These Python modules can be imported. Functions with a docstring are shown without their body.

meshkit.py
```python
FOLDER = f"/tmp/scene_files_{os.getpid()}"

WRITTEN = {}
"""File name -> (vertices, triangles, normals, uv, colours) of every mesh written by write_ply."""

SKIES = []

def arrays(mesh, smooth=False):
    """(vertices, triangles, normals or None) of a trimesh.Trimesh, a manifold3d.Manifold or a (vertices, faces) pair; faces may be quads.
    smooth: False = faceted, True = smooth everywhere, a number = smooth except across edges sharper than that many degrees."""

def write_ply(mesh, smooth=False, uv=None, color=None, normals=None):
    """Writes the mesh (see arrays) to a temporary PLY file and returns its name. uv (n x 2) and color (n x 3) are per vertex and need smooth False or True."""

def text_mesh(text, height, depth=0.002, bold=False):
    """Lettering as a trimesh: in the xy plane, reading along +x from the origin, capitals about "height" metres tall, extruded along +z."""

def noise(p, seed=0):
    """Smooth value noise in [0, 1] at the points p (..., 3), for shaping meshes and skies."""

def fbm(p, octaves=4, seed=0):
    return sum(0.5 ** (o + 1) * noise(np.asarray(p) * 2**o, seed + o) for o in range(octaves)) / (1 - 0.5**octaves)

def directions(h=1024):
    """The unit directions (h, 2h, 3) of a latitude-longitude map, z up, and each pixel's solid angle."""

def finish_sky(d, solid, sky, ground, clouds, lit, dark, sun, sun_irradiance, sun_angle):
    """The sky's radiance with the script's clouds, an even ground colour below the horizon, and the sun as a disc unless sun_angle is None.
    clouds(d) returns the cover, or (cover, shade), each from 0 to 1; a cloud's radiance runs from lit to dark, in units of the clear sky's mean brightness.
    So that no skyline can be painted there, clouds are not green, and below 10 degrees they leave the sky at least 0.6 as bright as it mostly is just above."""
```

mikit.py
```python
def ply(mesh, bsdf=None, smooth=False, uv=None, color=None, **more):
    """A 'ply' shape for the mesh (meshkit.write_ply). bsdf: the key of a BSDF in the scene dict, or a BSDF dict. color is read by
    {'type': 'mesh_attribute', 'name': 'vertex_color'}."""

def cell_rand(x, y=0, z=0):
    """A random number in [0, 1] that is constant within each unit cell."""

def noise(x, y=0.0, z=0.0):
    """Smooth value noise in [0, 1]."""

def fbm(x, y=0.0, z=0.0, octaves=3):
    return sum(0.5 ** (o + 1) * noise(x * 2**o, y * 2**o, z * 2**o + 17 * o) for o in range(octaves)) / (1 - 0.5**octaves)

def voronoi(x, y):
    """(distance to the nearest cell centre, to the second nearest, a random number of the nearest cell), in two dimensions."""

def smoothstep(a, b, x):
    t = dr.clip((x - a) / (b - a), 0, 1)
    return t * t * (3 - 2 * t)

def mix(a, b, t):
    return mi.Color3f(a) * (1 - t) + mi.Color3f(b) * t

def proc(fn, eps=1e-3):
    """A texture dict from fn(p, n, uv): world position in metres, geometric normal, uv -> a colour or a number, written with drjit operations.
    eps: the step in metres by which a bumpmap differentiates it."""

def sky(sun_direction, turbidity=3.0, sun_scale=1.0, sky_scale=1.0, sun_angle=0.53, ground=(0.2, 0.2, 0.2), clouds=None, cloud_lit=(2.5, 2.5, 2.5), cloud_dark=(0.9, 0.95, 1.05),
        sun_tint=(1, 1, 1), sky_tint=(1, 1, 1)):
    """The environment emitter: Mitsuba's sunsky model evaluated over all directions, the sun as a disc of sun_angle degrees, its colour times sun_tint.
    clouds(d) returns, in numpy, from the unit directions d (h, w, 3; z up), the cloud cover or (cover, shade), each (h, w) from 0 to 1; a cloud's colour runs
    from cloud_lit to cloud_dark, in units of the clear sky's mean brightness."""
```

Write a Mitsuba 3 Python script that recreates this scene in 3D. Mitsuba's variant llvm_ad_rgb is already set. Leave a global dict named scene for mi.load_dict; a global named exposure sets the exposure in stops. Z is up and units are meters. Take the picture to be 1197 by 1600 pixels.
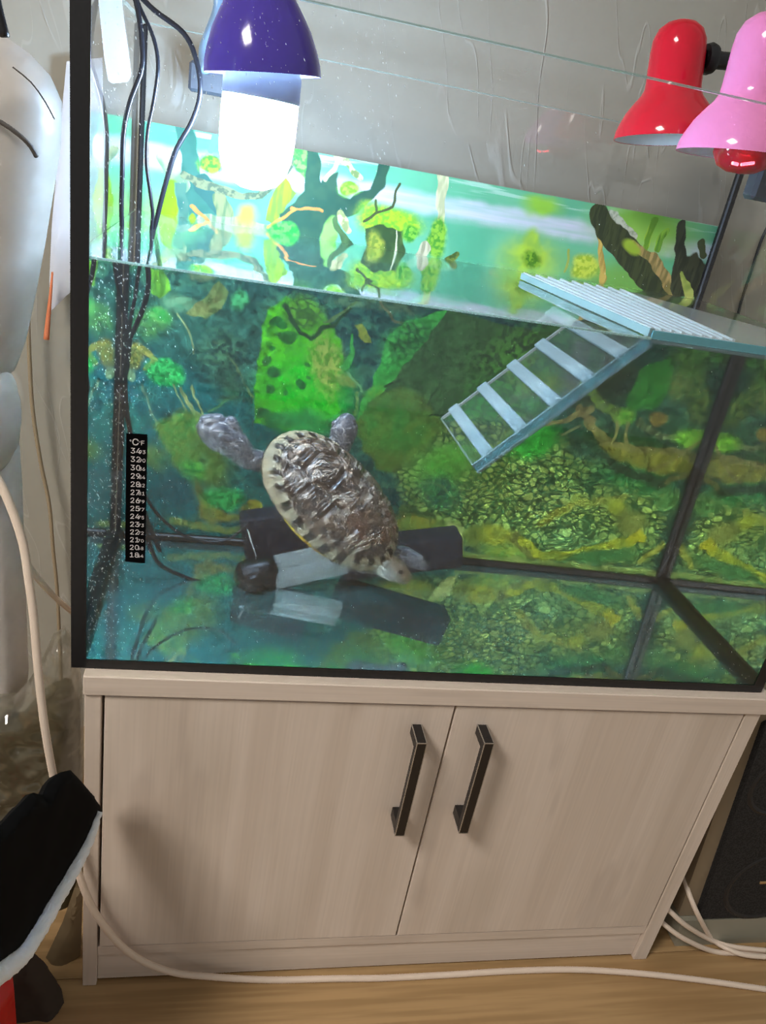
import math, random
import numpy as np, trimesh, drjit as dr, mitsuba as mi
import manifold3d as m3, shapely.geometry as sg
from scipy.spatial import Delaunay
import mikit, meshkit
from mikit import noise, fbm, voronoi, cell_rand, smoothstep, mix

T = mi.ScalarTransform4f
scene, labels = {}, {}
rng = np.random.default_rng(7)

# ---------------------------------------------------------------- camera, light, exposure
EYE = np.array([0.12703, -0.66632, 1.00116])
FWD = np.array([0.214050, 0.885023, -0.413421])
UP = np.array([-0.082012, 0.438018, 0.895217])
RIGHT = np.cross(FWD, UP)
FOCAL = 1198.65                                  # in pixels of the 1197 x 1600 frame
scene['camera'] = {'type': 'perspective', 'fov_axis': 'x', 'fov': math.degrees(2 * math.atan(598.5 / FOCAL)), 'near_clip': 0.02, 'far_clip': 50.0,
                   'to_world': T().look_at(origin=EYE.tolist(), target=(EYE + FWD).tolist(), up=UP.tolist())}
exposure = 5.0
UNIT = 2.0 ** -exposure                           # the lights below are written in units of the finished picture's white
ROOM_LIGHT = np.array([0.325, 0.32, 0.305]) * UNIT  # light that the pale room behind the camera sends back
CEILING_LAMP = np.array([66.0, 61.0, 55.5]) * UNIT
LED_BULB = np.array([62.0, 86.0, 116.0]) * UNIT
HEAT_BULB = np.array([9.0, 0.25, 0.5]) * UNIT
scene['room_light'] = {'type': 'constant', 'radiance': {'type': 'rgb', 'value': ROOM_LIGHT.tolist()}, 'sampling_weight': 1.0}

ZB, ZW, DEPTH, WIDTH, RIM = 0.4891, 0.8913, 0.4035, 0.80, 1.095   # tank floor, water level, tank size, rim height


def at(px, py, y):
    """The point at depth y on the sight line of a pixel of the photograph."""
    d = RIGHT * (px - 598.5) / FOCAL - UP * (py - 800.0) / FOCAL + FWD
    return EYE + d * (y - EYE[1]) / d[1]


def at_z(px, py, z):
    d = RIGHT * (px - 598.5) / FOCAL - UP * (py - 800.0) / FOCAL + FWD
    return EYE + d * (z - EYE[2]) / d[2]


def in_water(px, py, y):
    """The same inside the tank's water: the sight line bends at the front pane."""
    f = at(px, py, 0.0)
    d = (f - EYE) / np.linalg.norm(f - EYE)
    dx, dz = d[0] / 1.33, d[2] / 1.33
    return f + np.array([dx, 0, dz]) * (y / math.sqrt(1 - dx * dx - dz * dz)) + np.array([0, y, 0])


# ---------------------------------------------------------------- helpers
def put(key, mesh, bsdf, smooth=False, label=None, category=None, group=None, kind=None, **more):
    scene[key] = mikit.ply(mesh, bsdf, smooth=smooth, **more)
    say(key, label, category, group, kind)
    return key


def say(key, label=None, category=None, group=None, kind=None):
    d = {k: v for k, v in (('label', label), ('category', category), ('group', group), ('kind', kind)) if v}
    if d:
        labels[key] = d


def num(name, i):
    return name if i == 0 else f'{name}_{i:03d}'


def box(x0, x1, y0, y1, z0, z1, b=0.0):
    if b <= 0:
        m = trimesh.creation.box(extents=(x1 - x0, y1 - y0, z1 - z0))
        m.apply_translation(((x0 + x1) / 2, (y0 + y1) / 2, (z0 + z1) / 2))
        return m
    p = []
    for x, sx in ((x0, 1), (x1, -1)):
        for y, sy in ((y0, 1), (y1, -1)):
            for z, sz in ((z0, 1), (z1, -1)):
                p += [(x, y + sy * b, z + sz * b), (x + sx * b, y, z + sz * b), (x + sx * b, y + sy * b, z)]
    return trimesh.Trimesh(np.array(p)).convex_hull


def joined(*ms):
    return trimesh.util.concatenate(list(ms))


def curve(pts, step=0.006):
    """A smooth line through the points."""
    p = np.asarray(pts, float)
    if len(p) == 2:
        n = max(2, int(np.linalg.norm(p[1] - p[0]) / step))
        return p[0] + (p[1] - p[0]) * np.linspace(0, 1, n)[:, None]
    q = np.vstack([2 * p[0] - p[1], p, 2 * p[-1] - p[-2]])
    out = []
    for i in range(1, len(q) - 2):
        n = max(2, int(np.linalg.norm(q[i + 1] - q[i]) / step))
        t = np.linspace(0, 1, n, endpoint=False)[:, None]
        a, b, c, d = q[i - 1], q[i], q[i + 1], q[i + 2]
        out.append(0.5 * (2 * b + (c - a) * t + (2 * a - 5 * b + 4 * c - d) * t ** 2 + (3 * b - a - 3 * c + d) * t ** 3))
    return np.vstack(out + [p[-1:]])


def tube(pts, r, n=10, step=0.006, smooth=True):
    c = curve(pts, step) if smooth else np.asarray(pts, float)
    rr = np.interp(np.linspace(0, 1, len(c)), np.linspace(0, 1, len(np.atleast_1d(r))), np.atleast_1d(r)) if np.ndim(r) else np.full(len(c), r)
    t = np.gradient(c, axis=0)
    t /= np.linalg.norm(t, axis=1, keepdims=True) + 1e-12
    u = np.cross(t[0], [0.3, 0.9, 0.2])
    v, f = [], []
    a = np.arange(n) * 2 * np.pi / n
    for i in range(len(c)):
        u = u - t[i] * np.dot(u, t[i])
        u /= np.linalg.norm(u)
        w = np.cross(t[i], u)
        v.append(c[i] + rr[i] * (np.cos(a)[:, None] * u + np.sin(a)[:, None] * w))
    v = np.vstack(v + [c[:1], c[-1:]])
    k = np.arange(n)
    for i in range(len(c) - 1):
        q = np.stack([i * n + k, i * n + (k + 1) % n, (i + 1) * n + (k + 1) % n, (i + 1) * n + k], 1)
        f += [q[:, [0, 1, 2]], q[:, [0, 2, 3]]]
    e = (len(c) - 1) * n
    f += [np.stack([(k + 1) % n, k, k * 0 + len(v) - 2], 1), np.stack([e + k, e + (k + 1) % n, k * 0 + len(v) - 1], 1)]
    return trimesh.Trimesh(v, np.vstack(f), process=False)


def lathe(profile, n=48):
    """A profile of (radius, height) turned about z; closed where the radius is 0."""
    p = np.asarray(profile, float)
    a = np.arange(n) * 2 * np.pi / n
    v = np.stack([p[:, None, 0] * np.cos(a), p[:, None, 0] * np.sin(a), np.repeat(p[:, 1:2], n, 1)], -1).reshape(-1, 3)
    k, f = np.arange(n), []
    for i in range(len(p) - 1):
        q = np.stack([i * n + k, i * n + (k + 1) % n, (i + 1) * n + (k + 1) % n, (i + 1) * n + k], 1)
        f += [q[:, [0, 1, 2]], q[:, [0, 2, 3]]]
    m = trimesh.Trimesh(v, np.vstack(f), process=False)
    m.merge_vertices()
    m.update_faces(m.nondegenerate_faces())
    return m


def pose(m, axis, pos, spin=0.0):
    """Turns the mesh's z axis to the given axis and moves its origin to pos."""
    m = m.copy()
    z = np.asarray(axis, float) / np.linalg.norm(axis)
    x = np.cross([0, 1, 0] if abs(z[1]) < 0.9 else [1, 0, 0], z)
    x /= np.linalg.norm(x)
    y = np.cross(z, x)
    M = np.eye(4)
    M[:3, :3] = np.stack([x, y, z], 1)
    M[:3, 3] = pos
    m.apply_transform(trimesh.transformations.rotation_matrix(spin, [0, 0, 1]))
    m.apply_transform(M)
    return m


def frame_mesh(m, X, Y, Z, pos):
    m = m.copy()
    M = np.eye(4)
    M[:3, :3] = np.stack([X, Y, Z], 1)
    M[:3, 3] = pos
    m.apply_transform(M)
    return m


def puff(poly, thick, rnd, step, bumps=0.0, scale=20.0, seed=0, flat=0.0, ridge=False):
    """A cushion-like solid over an outline in the x-y plane: thick in the middle, rounded to its edge over rnd, z up."""
    g = sg.Polygon(poly).buffer(0)
    b = g.exterior
    n = max(12, int(b.length / step))
    edge = np.array([b.interpolate(i / n, normalized=True).coords[0] for i in range(n)])
    x0, y0, x1, y1 = g.bounds
    xs, ys = np.meshgrid(np.arange(x0, x1, step), np.arange(y0, y1, step * 0.87))
    xs[1::2] += step / 2
    import shapely
    grid = np.stack([xs.ravel(), ys.ravel()], 1)
    pts = shapely.points(grid)
    keep = shapely.contains(g, pts) & (shapely.distance(b, pts) > step * 0.55)
    p = np.vstack([edge, grid[keep]])
    d = np.concatenate([np.zeros(n), shapely.distance(b, pts[keep])])
    tri = Delaunay(p).simplices
    c = p[tri].mean(1)
    tri = tri[shapely.contains(g, shapely.points(c))]
    e1, e2 = p[tri[:, 1]] - p[tri[:, 0]], p[tri[:, 2]] - p[tri[:, 0]]
    cw = e1[:, 0] * e2[:, 1] - e1[:, 1] * e2[:, 0] < 0
    tri[cw] = tri[cw][:, ::-1]
    k = np.clip(d / rnd, 0, 1)
    h = thick * (flat + (1 - flat) * np.sqrt(np.clip(1 - (1 - k) ** 2, 0, 1)))
    nz = meshkit.fbm(np.c_[p * scale, np.full(len(p), 3.1 * seed)], 3, seed) - 0.5
    if ridge:
        nz = 0.35 - 3.0 * np.abs(nz)
    top = np.c_[p, h + bumps * nz * np.clip(d / rnd * 2, 0, 1)]
    low = np.c_[p, -h * 0.9]
    v = np.vstack([top, low])
    m = len(p)
    f = [tri, tri[:, ::-1] + m]
    i = np.arange(n)
    q = np.stack([i, (i + 1) % n, (i + 1) % n + m, i + m], 1)
    area = 0.5 * np.sum(edge[:, 0] * np.roll(edge[:, 1], -1) - np.roll(edge[:, 0], -1) * edge[:, 1])
    if area > 0:
        q = q[:, ::-1]
    f += [q[:, [0, 1, 2]], q[:, [0, 2, 3]]]
    mm = trimesh.Trimesh(v, np.vstack(f), process=False)
    mm.merge_vertices()
    mm.update_faces(mm.nondegenerate_faces())
    return mm


def upright(m):
    """From the x-y plane to the x-z plane: the solid's top looks towards the camera (-y)."""
    m = m.copy()
    v = np.asarray(m.vertices)
    m.vertices = np.stack([v[:, 0], -v[:, 2], v[:, 1]], 1)
    return m


def puff_at(pixels, y, thick, rnd, step, **k):
    """A cushion-like solid that stands at depth y; its outline is given in pixels of the photograph."""
    o = np.array([at(*q, y)[[0, 2]] for q in pixels])
    m = upright(puff(o, thick, rnd, step, **k))
    m.apply_translation((0, y, 0))
    return m


def blob_chain(chains, fine, relax=12):
    """One smooth body from chains of (point, radius): every bone the hull of its two balls."""
    parts = []
    for ch in chains:
        balls = [m3.Manifold.sphere(r, 20).translate(tuple(map(float, p))) for p, r in ch]
        if len(balls) == 1:
            parts.append(balls[0])
        parts += [m3.Manifold.batch_hull([a, b]) for a, b in zip(balls, balls[1:])]
    body = m3.Manifold.batch_boolean(parts, m3.OpType.Add).refine_to_length(fine)
    q = body.to_mesh()
    t = trimesh.Trimesh(q.vert_properties[:, :3], q.tri_verts, process=False)
    t.merge_vertices()
    trimesh.smoothing.filter_taubin(t, iterations=relax)
    return t


# ---------------------------------------------------------------- materials
def lin(*c):
    c = np.array(c, float) / 255
    return np.where(c < 0.04045, c / 12.92, ((c + 0.055) / 1.055) ** 2.4).tolist()


def rgb(*c):
    return {'type': 'rgb', 'value': lin(*c)}


def two(b):
    return {'type': 'twosided', 'bsdf': b}


def matt(key, *c):
    scene[key] = two({'type': 'diffuse', 'reflectance': rgb(*c)})


def plastic(key, c, rough=0.2, **k):
    scene[key] = two({'type': 'principled', 'base_color': rgb(*c), 'roughness': rough, 'specular': 0.5, **k})


def wood(p, across, along):
    """Pale whitewashed board: faint long grain, soft grey and pink patches."""
    grain = fbm(across * 46 + 0.8 * noise(along * 3, 4.0), along * 2.6, 1.3, 4)
    fine = noise(across * 520, along * 14, 7.0)
    patch = fbm(across * 8 + 3, along * 3.0, 5.0, 3)
    mark = smoothstep(0.64, 0.8, fbm(across * 24, along * 6.5, 11.0, 3))
    c = mix(lin(198, 184, 171), lin(207, 194, 182), smoothstep(0.3, 0.7, grain))
    c = mix(c, lin(184, 171, 157), 0.5 * smoothstep(0.48, 0.75, patch))
    c = mix(c, lin(166, 152, 141), 0.28 * mark)
    return c * (0.96 + 0.06 * fine)


scene['wood_upright'] = two({'type': 'principled', 'base_color': mikit.proc(lambda p, n, uv: wood(p, p.x + p.y, p.z)), 'roughness': 0.5, 'specular': 0.35})
scene['wood_level'] = two({'type': 'principled', 'base_color': mikit.proc(lambda p, n, uv: wood(p, p.z * 1.2 + p.y, p.x * 0.8)), 'roughness': 0.5, 'specular': 0.35})


def laminate(p, n, uv):
    row = dr.floor(p.y / 0.193)
    g = fbm(p.x * 5 + row * 3.7, p.y * 120, row, 4)
    s = fbm(p.x * 2.4 + row * 9, p.y * 22, 4.0, 3)
    c = mix(lin(151, 122, 84), lin(168, 138, 98), smoothstep(0.3, 0.7, g))
    c = mix(c, lin(136, 104, 68), 0.45 * smoothstep(0.5, 0.72, s))
    return c


scene['laminate'] = two({'type': 'principled', 'base_color': mikit.proc(laminate), 'roughness': 0.38, 'specular': 0.4})


def crease(p, s, k):
    """Thin wandering near-upright folds of textured wallpaper."""
    a = fbm(p.x * 24 * s + 0.8 * noise(p.z * 9, k) + 0.22 * s * p.z * 24, p.z * 3.2 * s, k, 2)
    line = 1 - smoothstep(0.004, 0.014, dr.abs(a - 0.5))
    return line * smoothstep(0.42, 0.56, noise(p.x * 16, p.z * 9, k + 5))


def wallpaper(p, n, uv):
    g = fbm(p.x * 5, p.z * 5, 2.0, 3)
    c = mix(lin(156, 153, 142), lin(166, 163, 152), g)
    return mix(c, lin(186, 185, 178), 0.5 * dr.maximum(crease(p, 1.0, 3.0), 0.8 * crease(p, 1.7, 8.0)))


scene['wallpaper'] = two({'type': 'bumpmap', 'arbitrary': mikit.proc(lambda p, n, uv: crease(p, 1.0, 3.0) + 0.6 * crease(p, 1.7, 8.0) + 0.25 * fbm(p.x * 60, p.z * 60, 1.0, 2), 6e-4), 'scale': 0.0010,
                          'bsdf': {'type': 'diffuse', 'reflectance': mikit.proc(wallpaper)}})


def specks(x, z, size, seed, chance, slant=0.0):
    """Small dried drops: 1 inside a drop, else 0."""
    x = x + slant * z
    cx, cz = dr.floor(x / size), dr.floor(z / size)
    ux, uz = x / size - cx - 0.25 - 0.5 * cell_rand(cx, cz, seed), z / size - cz - 0.3 - 0.4 * cell_rand(cx, cz, seed + 1)
    r = 0.07 + 0.14 * cell_rand(cx, cz, seed + 2)
    d = dr.sqrt(dr.square(ux * 2.2) + dr.square(uz * 0.8))
    return dr.select(cell_rand(cx, cz, seed + 3) < chance, 1 - smoothstep(0.7 * r, r, d), 0)


scene['lime'] = {'type': 'principledthin', 'base_color': {'type': 'rgb', 'value': [0.8, 0.83, 0.84]}, 'diff_trans': 0.9, 'roughness': 0.8, 'spec_trans': 0.0}
CLEAR = {'type': 'thindielectric', 'int_ior': 1.5}
scene['front_glass'] = {'type': 'thindielectric', 'int_ior': 1.25}
scene['clear_glass'] = CLEAR
WATER = {'type': 'dielectric', 'int_ior': 1.33, 'ext_ior': 1.000277, 'specular_transmittance': {'type': 'rgb', 'value': [0.965, 0.99, 0.985]}}


def floor_film(p, n, uv):
    """Share of the bottom pane that a pale film of algae and settled dust covers."""
    return 0.11 + 0.14 * fbm(p.x * 26, p.y * 26, 2.0, 3)


scene['algae'] = {'type': 'principledthin', 'base_color': rgb(112, 188, 190), 'diff_trans': 0.9, 'roughness': 0.8, 'spec_trans': 0.0}
scene['water_side'] = WATER
scene['water_front'] = {'type': 'blendbsdf', 'weight': 0.016, 'bsdf_0': WATER, 'bsdf_1': {'type': 'ref', 'id': 'lime'}}
scene['water_floor'] = {'type': 'blendbsdf', 'weight': mikit.proc(floor_film), 'bsdf_0': WATER, 'bsdf_1': {'type': 'ref', 'id': 'algae'}}
scene['water_top'] = {'type': 'blendbsdf', 'weight': 0.012, 'bsdf_0': {'type': 'thindielectric', 'int_ior': 1.33}, 'bsdf_1': {'type': 'ref', 'id': 'lime'}}
plastic('glass_edge', (150, 178, 174), 0.15)
plastic('silicone', (16, 17, 20), 0.4)
plastic('black_plastic', (20, 21, 24), 0.35)
plastic('handle_black', (26, 24, 24), 0.4)
scene['worn_edge'] = two({'type': 'principled', 'base_color': rgb(176, 170, 162), 'roughness': 0.35, 'metallic': 0.7})
plastic('cord_black', (28, 30, 38), 0.3)
plastic('white_plastic', (226, 230, 236), 0.35)
plastic('cable_white', (208, 192, 176), 0.45)
plastic('purple_enamel', (66, 50, 150), 0.12)
plastic('red_enamel', (196, 22, 44), 0.1)
plastic('pink_enamel', (222, 132, 188), 0.1)
matt('white_inside', 214, 220, 226)
plastic('steel_blue', (120, 150, 180), 0.3)
plastic('grey_plastic', (66, 72, 82), 0.4)
plastic('collar_grey', (150, 160, 186), 0.4)

# ---------------------------------------------------------------- the room
put('wall_back', box(-1.6, 2.2, 0.47, 0.50, 0, 2.5), 'wallpaper', label='wall with creased grey wallpaper behind the aquarium', kind='structure')
put('floor', box(-1.6, 2.2, -2.6, 0.47, -0.03, -0.006), 'black_plastic', label='light oak laminate floor', kind='structure')
k = 0
for row in range(-13, 3):
    x = (-1.39, -0.55, -1.0)[(row + 1) % 3]
    for x0 in (x - 1.29, x, x + 1.29, x + 2.58):
        a, b = max(x0, -1.6), min(x0 + 1.29, 2.2)
        if b - a < 0.1:
            continue
        put(num('floor__plank', k), box(a + 0.0003, b - 0.0003, row * 0.193 + 0.0003, min((row + 1) * 0.193, 0.469) - 0.0003, -0.006, 0, 0.0006), 'laminate')
        k += 1

# ---------------------------------------------------------------- the cabinet
CL, CR, CF = 0.0138, 0.8063, -0.0101
say('aquarium_cabinet', 'pale whitewashed wooden cabinet with two doors under the aquarium', 'cabinet')
ST = ZB - 0.0245
put('aquarium_cabinet__top_slab', box(CL - 0.001, CR + 0.006, CF - 0.004, 0.42, ST, ZB - 0.0006, 0.0012), 'wood_level')
put('aquarium_cabinet__side_panel', box(CL, CL + 0.0165, CF, 0.41, 0, ST, 0.0008), 'wood_upright')
put('aquarium_cabinet__side_panel_001', box(CR - 0.0215, CR, CF, 0.41, 0, ST, 0.0008), 'wood_upright')
put('aquarium_cabinet__back_board', box(CL + 0.017, CR - 0.022, 0.395, 0.405, 0.02, ST), 'wood_upright')
put('aquarium_cabinet__bottom_shelf', box(CL + 0.0167, CR - 0.0217, CF + 0.002, 0.394, 0.055, 0.0715, 0.0006), 'wood_level')
put('aquarium_cabinet__plinth', box(CL + 0.0167, CR - 0.0217, CF + 0.006, CF + 0.022, 0.004, 0.0545, 0.0006), 'wood_level')
XM = 0.4105
DT, DB = ST - 0.0035, 0.0735
for i, (a, b) in enumerate(((CL + 0.0195, XM - 0.0012), (XM + 0.0012, CR - 0.0232))):
    put(num('aquarium_cabinet__door', i), box(a, b, CF + 0.0005, CF + 0.0165, DB, DT, 0.0009), 'wood_upright',
        label='left cabinet door' if i == 0 else 'right cabinet door')


def bar_handle(pixels):
    """A square bow handle: bar with two feet, its edges worn to bare metal."""
    (x1, y1), (x0, y0) = pixels                       # top and bottom of the bar's front face
    P, Q = at(x1, y1, CF - 0.031), at(x0, y0, CF - 0.031)
    xc, zt, zb = (P[0] + Q[0]) / 2, P[2], Q[2]
    w, yf = 0.0055, CF - 0.031
    parts = [box(xc - w, xc + w, yf, yf + 0.0095, zb, zt, 0.0006)]
    for z0 in (zb, zt - 0.013):
        parts.append(box(xc - w, xc + w, yf + 0.009, CF + 0.0006, z0, z0 + 0.013, 0.0006))
    e = []
    for sx in (-1, 1):
        e.append(box(xc + sx * w - 0.0005, xc + sx * w + 0.0005, yf - 0.0003, yf + 0.0007, zb, zt))
    for z in (zb, zt):
        e.append(box(xc - w, xc + w, yf - 0.0003, yf + 0.0007, z - 0.0005, z + 0.0005))
        for sx in (-1, 1):
            e.append(box(xc + sx * w - 0.0005, xc + sx * w + 0.0005, yf, CF, z - 0.0005, z + 0.0005))
    return joined(*parts), joined(*e)


for i, px in enumerate((((657, 1162), (627, 1306)), ((763, 1162), (726, 1302)))):
    bar, edge = bar_handle(px)
    key = put(num('aquarium_cabinet__door', i) + '__handle', bar, 'handle_black', label='black square bow handle with worn silver edges')
    put(num('aquarium_cabinet__handle_edging', i), edge, 'worn_edge')

# ---------------------------------------------------------------- the aquarium
say('aquarium', 'large rectangular glass aquarium with black silicone seams standing on the cabinet', 'aquarium')


def sheet(a, b, c, d):
    return np.array([a, b, c, d], float), np.array([[0, 1, 2], [0, 2, 3]])


W, D = WIDTH, DEPTH
put('aquarium__front_pane', sheet((0, 0, ZB), (W, 0, ZB), (W, 0, RIM), (0, 0, RIM)), 'front_glass')
put('aquarium__back_pane', sheet((0, D, ZB), (0, D, RIM), (W, D, RIM), (W, D, ZB)), 'clear_glass')
put('aquarium__side_pane', sheet((0, 0, ZB), (0, 0, RIM), (0, D, RIM), (0, D, ZB)), 'clear_glass')
put('aquarium__side_pane_001', sheet((W, 0, ZB), (W, D, ZB), (W, D, RIM), (W, 0, RIM)), 'clear_glass')
put('aquarium__bottom_pane', sheet((0, 0, ZB + .0004), (0, D, ZB + .0004), (W, D, ZB + .0004), (W, 0, ZB + .0004)), 'clear_glass')
scene['rim_front'] = {'type': 'blendbsdf', 'weight': 0.6, 'bsdf_0': CLEAR, 'bsdf_1': {'type': 'ref', 'id': 'glass_edge'}}
scene['rim_back'] = {'type': 'blendbsdf', 'weight': 0.3, 'bsdf_0': CLEAR, 'bsdf_1': {'type': 'ref', 'id': 'glass_edge'}}
for i, q in enumerate(((0, W, 0, 0.004), (0, W, D - 0.004, D), (0, 0.004, 0.0045, D - 0.0045), (W - 0.004, W, 0.0045, D - 0.0045))):
    put(num('aquarium__rim_edge', i), box(*q, RIM - 0.0010, RIM + 0.0004), 'rim_front' if i == 0 else 'rim_back')
G = 0.0095
e = 0.0012
seams = [box(-0.0006, 0.0135, -0.0012, 0.0002, ZB, RIM), box(W - 0.0135, W + 0.0006, -0.0012, 0.0002, ZB, RIM),             # front uprights, on the pane
         box(0.0135, W - 0.0135, -0.0012, 0.0002, ZB, ZB + 0.0105),                                                       # front foot
         box(e, e + 0.0062, D - 0.0027 - 0.0062, D - 0.0027, ZB + G + e, RIM - .002, 0.002), box(W - e - G, W - e, D - 0.0027 - G, D - 0.0027, ZB + G + e, RIM - .002, 0.002),   # back uprights
         box(e + G, W - e - G, D - 0.0027 - G, D - 0.0027, ZB + e, ZB + e + G, 0.002),                                               # back foot
         box(e, e + G, e, D - e, ZB + e, ZB + e + G, 0.002), box(W - e - G, W - e, e, D - e, ZB + e, ZB + e + G, 0.002)]    # side feet
for i, m in enumerate(seams):
    put(num('aquarium__silicone_seam', i), m, 'silicone')
put('aquarium__meniscus_strip', box(0.0136, 0.512, 0.0006, 0.0016, ZW - 0.0012, ZW + 0.0008), 'meniscus_pale', label='pale strip painted as the bright meniscus along the water level')
scene['meniscus_pale'] = {'type': 'principledthin', 'base_color': {'type': 'rgb', 'value': [0.45, 0.62, 0.60]}, 'diff_trans': 0.9, 'roughness': 0.7, 'spec_trans': 0.0}  # the bright meniscus line is put into this strip's colour

g = 0.0006
gx, gy = np.meshgrid(np.linspace(g, W - g, 161), np.linspace(g, D - g, 82))
gz = ZW + 0.00035 * (meshkit.fbm(np.stack([gx * 22, gy * 22, gx * 0], -1), 2, 5) - 0.5) * np.clip(np.minimum(np.minimum(gx - g, W - g - gx), np.minimum(gy - g, D - g - gy)) / 0.01, 0, 1)
ny, nx = gx.shape
idx = np.arange(nx * ny).reshape(ny, nx)
top_f = np.vstack([np.stack([idx[:-1, :-1], idx[:-1, 1:], idx[1:, 1:]], -1).reshape(-1, 3), np.stack([idx[:-1, :-1], idx[1:, 1:], idx[1:, :-1]], -1).reshape(-1, 3)])
water_top = trimesh.Trimesh(np.stack([gx, gy, gz], -1).reshape(-1, 3), top_f, process=False)
zb = ZB + 0.0008


def wall_quad(p, q):
    """One flat side of the water, from p to q, as two triangles under the surface's own edge level."""
    return trimesh.Trimesh([(p[0], p[1], zb), (q[0], q[1], zb), (q[0], q[1], ZW), (p[0], p[1], ZW)], [[0, 1, 2], [0, 2, 3]], process=False)


A, B_, C_, E_ = (g, g), (W - g, g), (W - g, D - g), (g, D - g)
bottom = trimesh.Trimesh([(*A, zb), (*E_, zb), (*C_, zb), (*B_, zb)], [[0, 1, 2], [0, 2, 3]], process=False)
say('aquarium_water', 'clear greenish water filling two thirds of the aquarium', 'water')
put('aquarium_water__body', joined(wall_quad(B_, C_), wall_quad(C_, E_), wall_quad(E_, A)), 'water_side')
put('aquarium_water__front', wall_quad(A, B_), 'water_front')
put('aquarium_water__floor_film', bottom, 'water_floor', label='pale film of algae on the bottom')
put('aquarium_water__surface', water_top, 'water_top', smooth=True)

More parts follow.
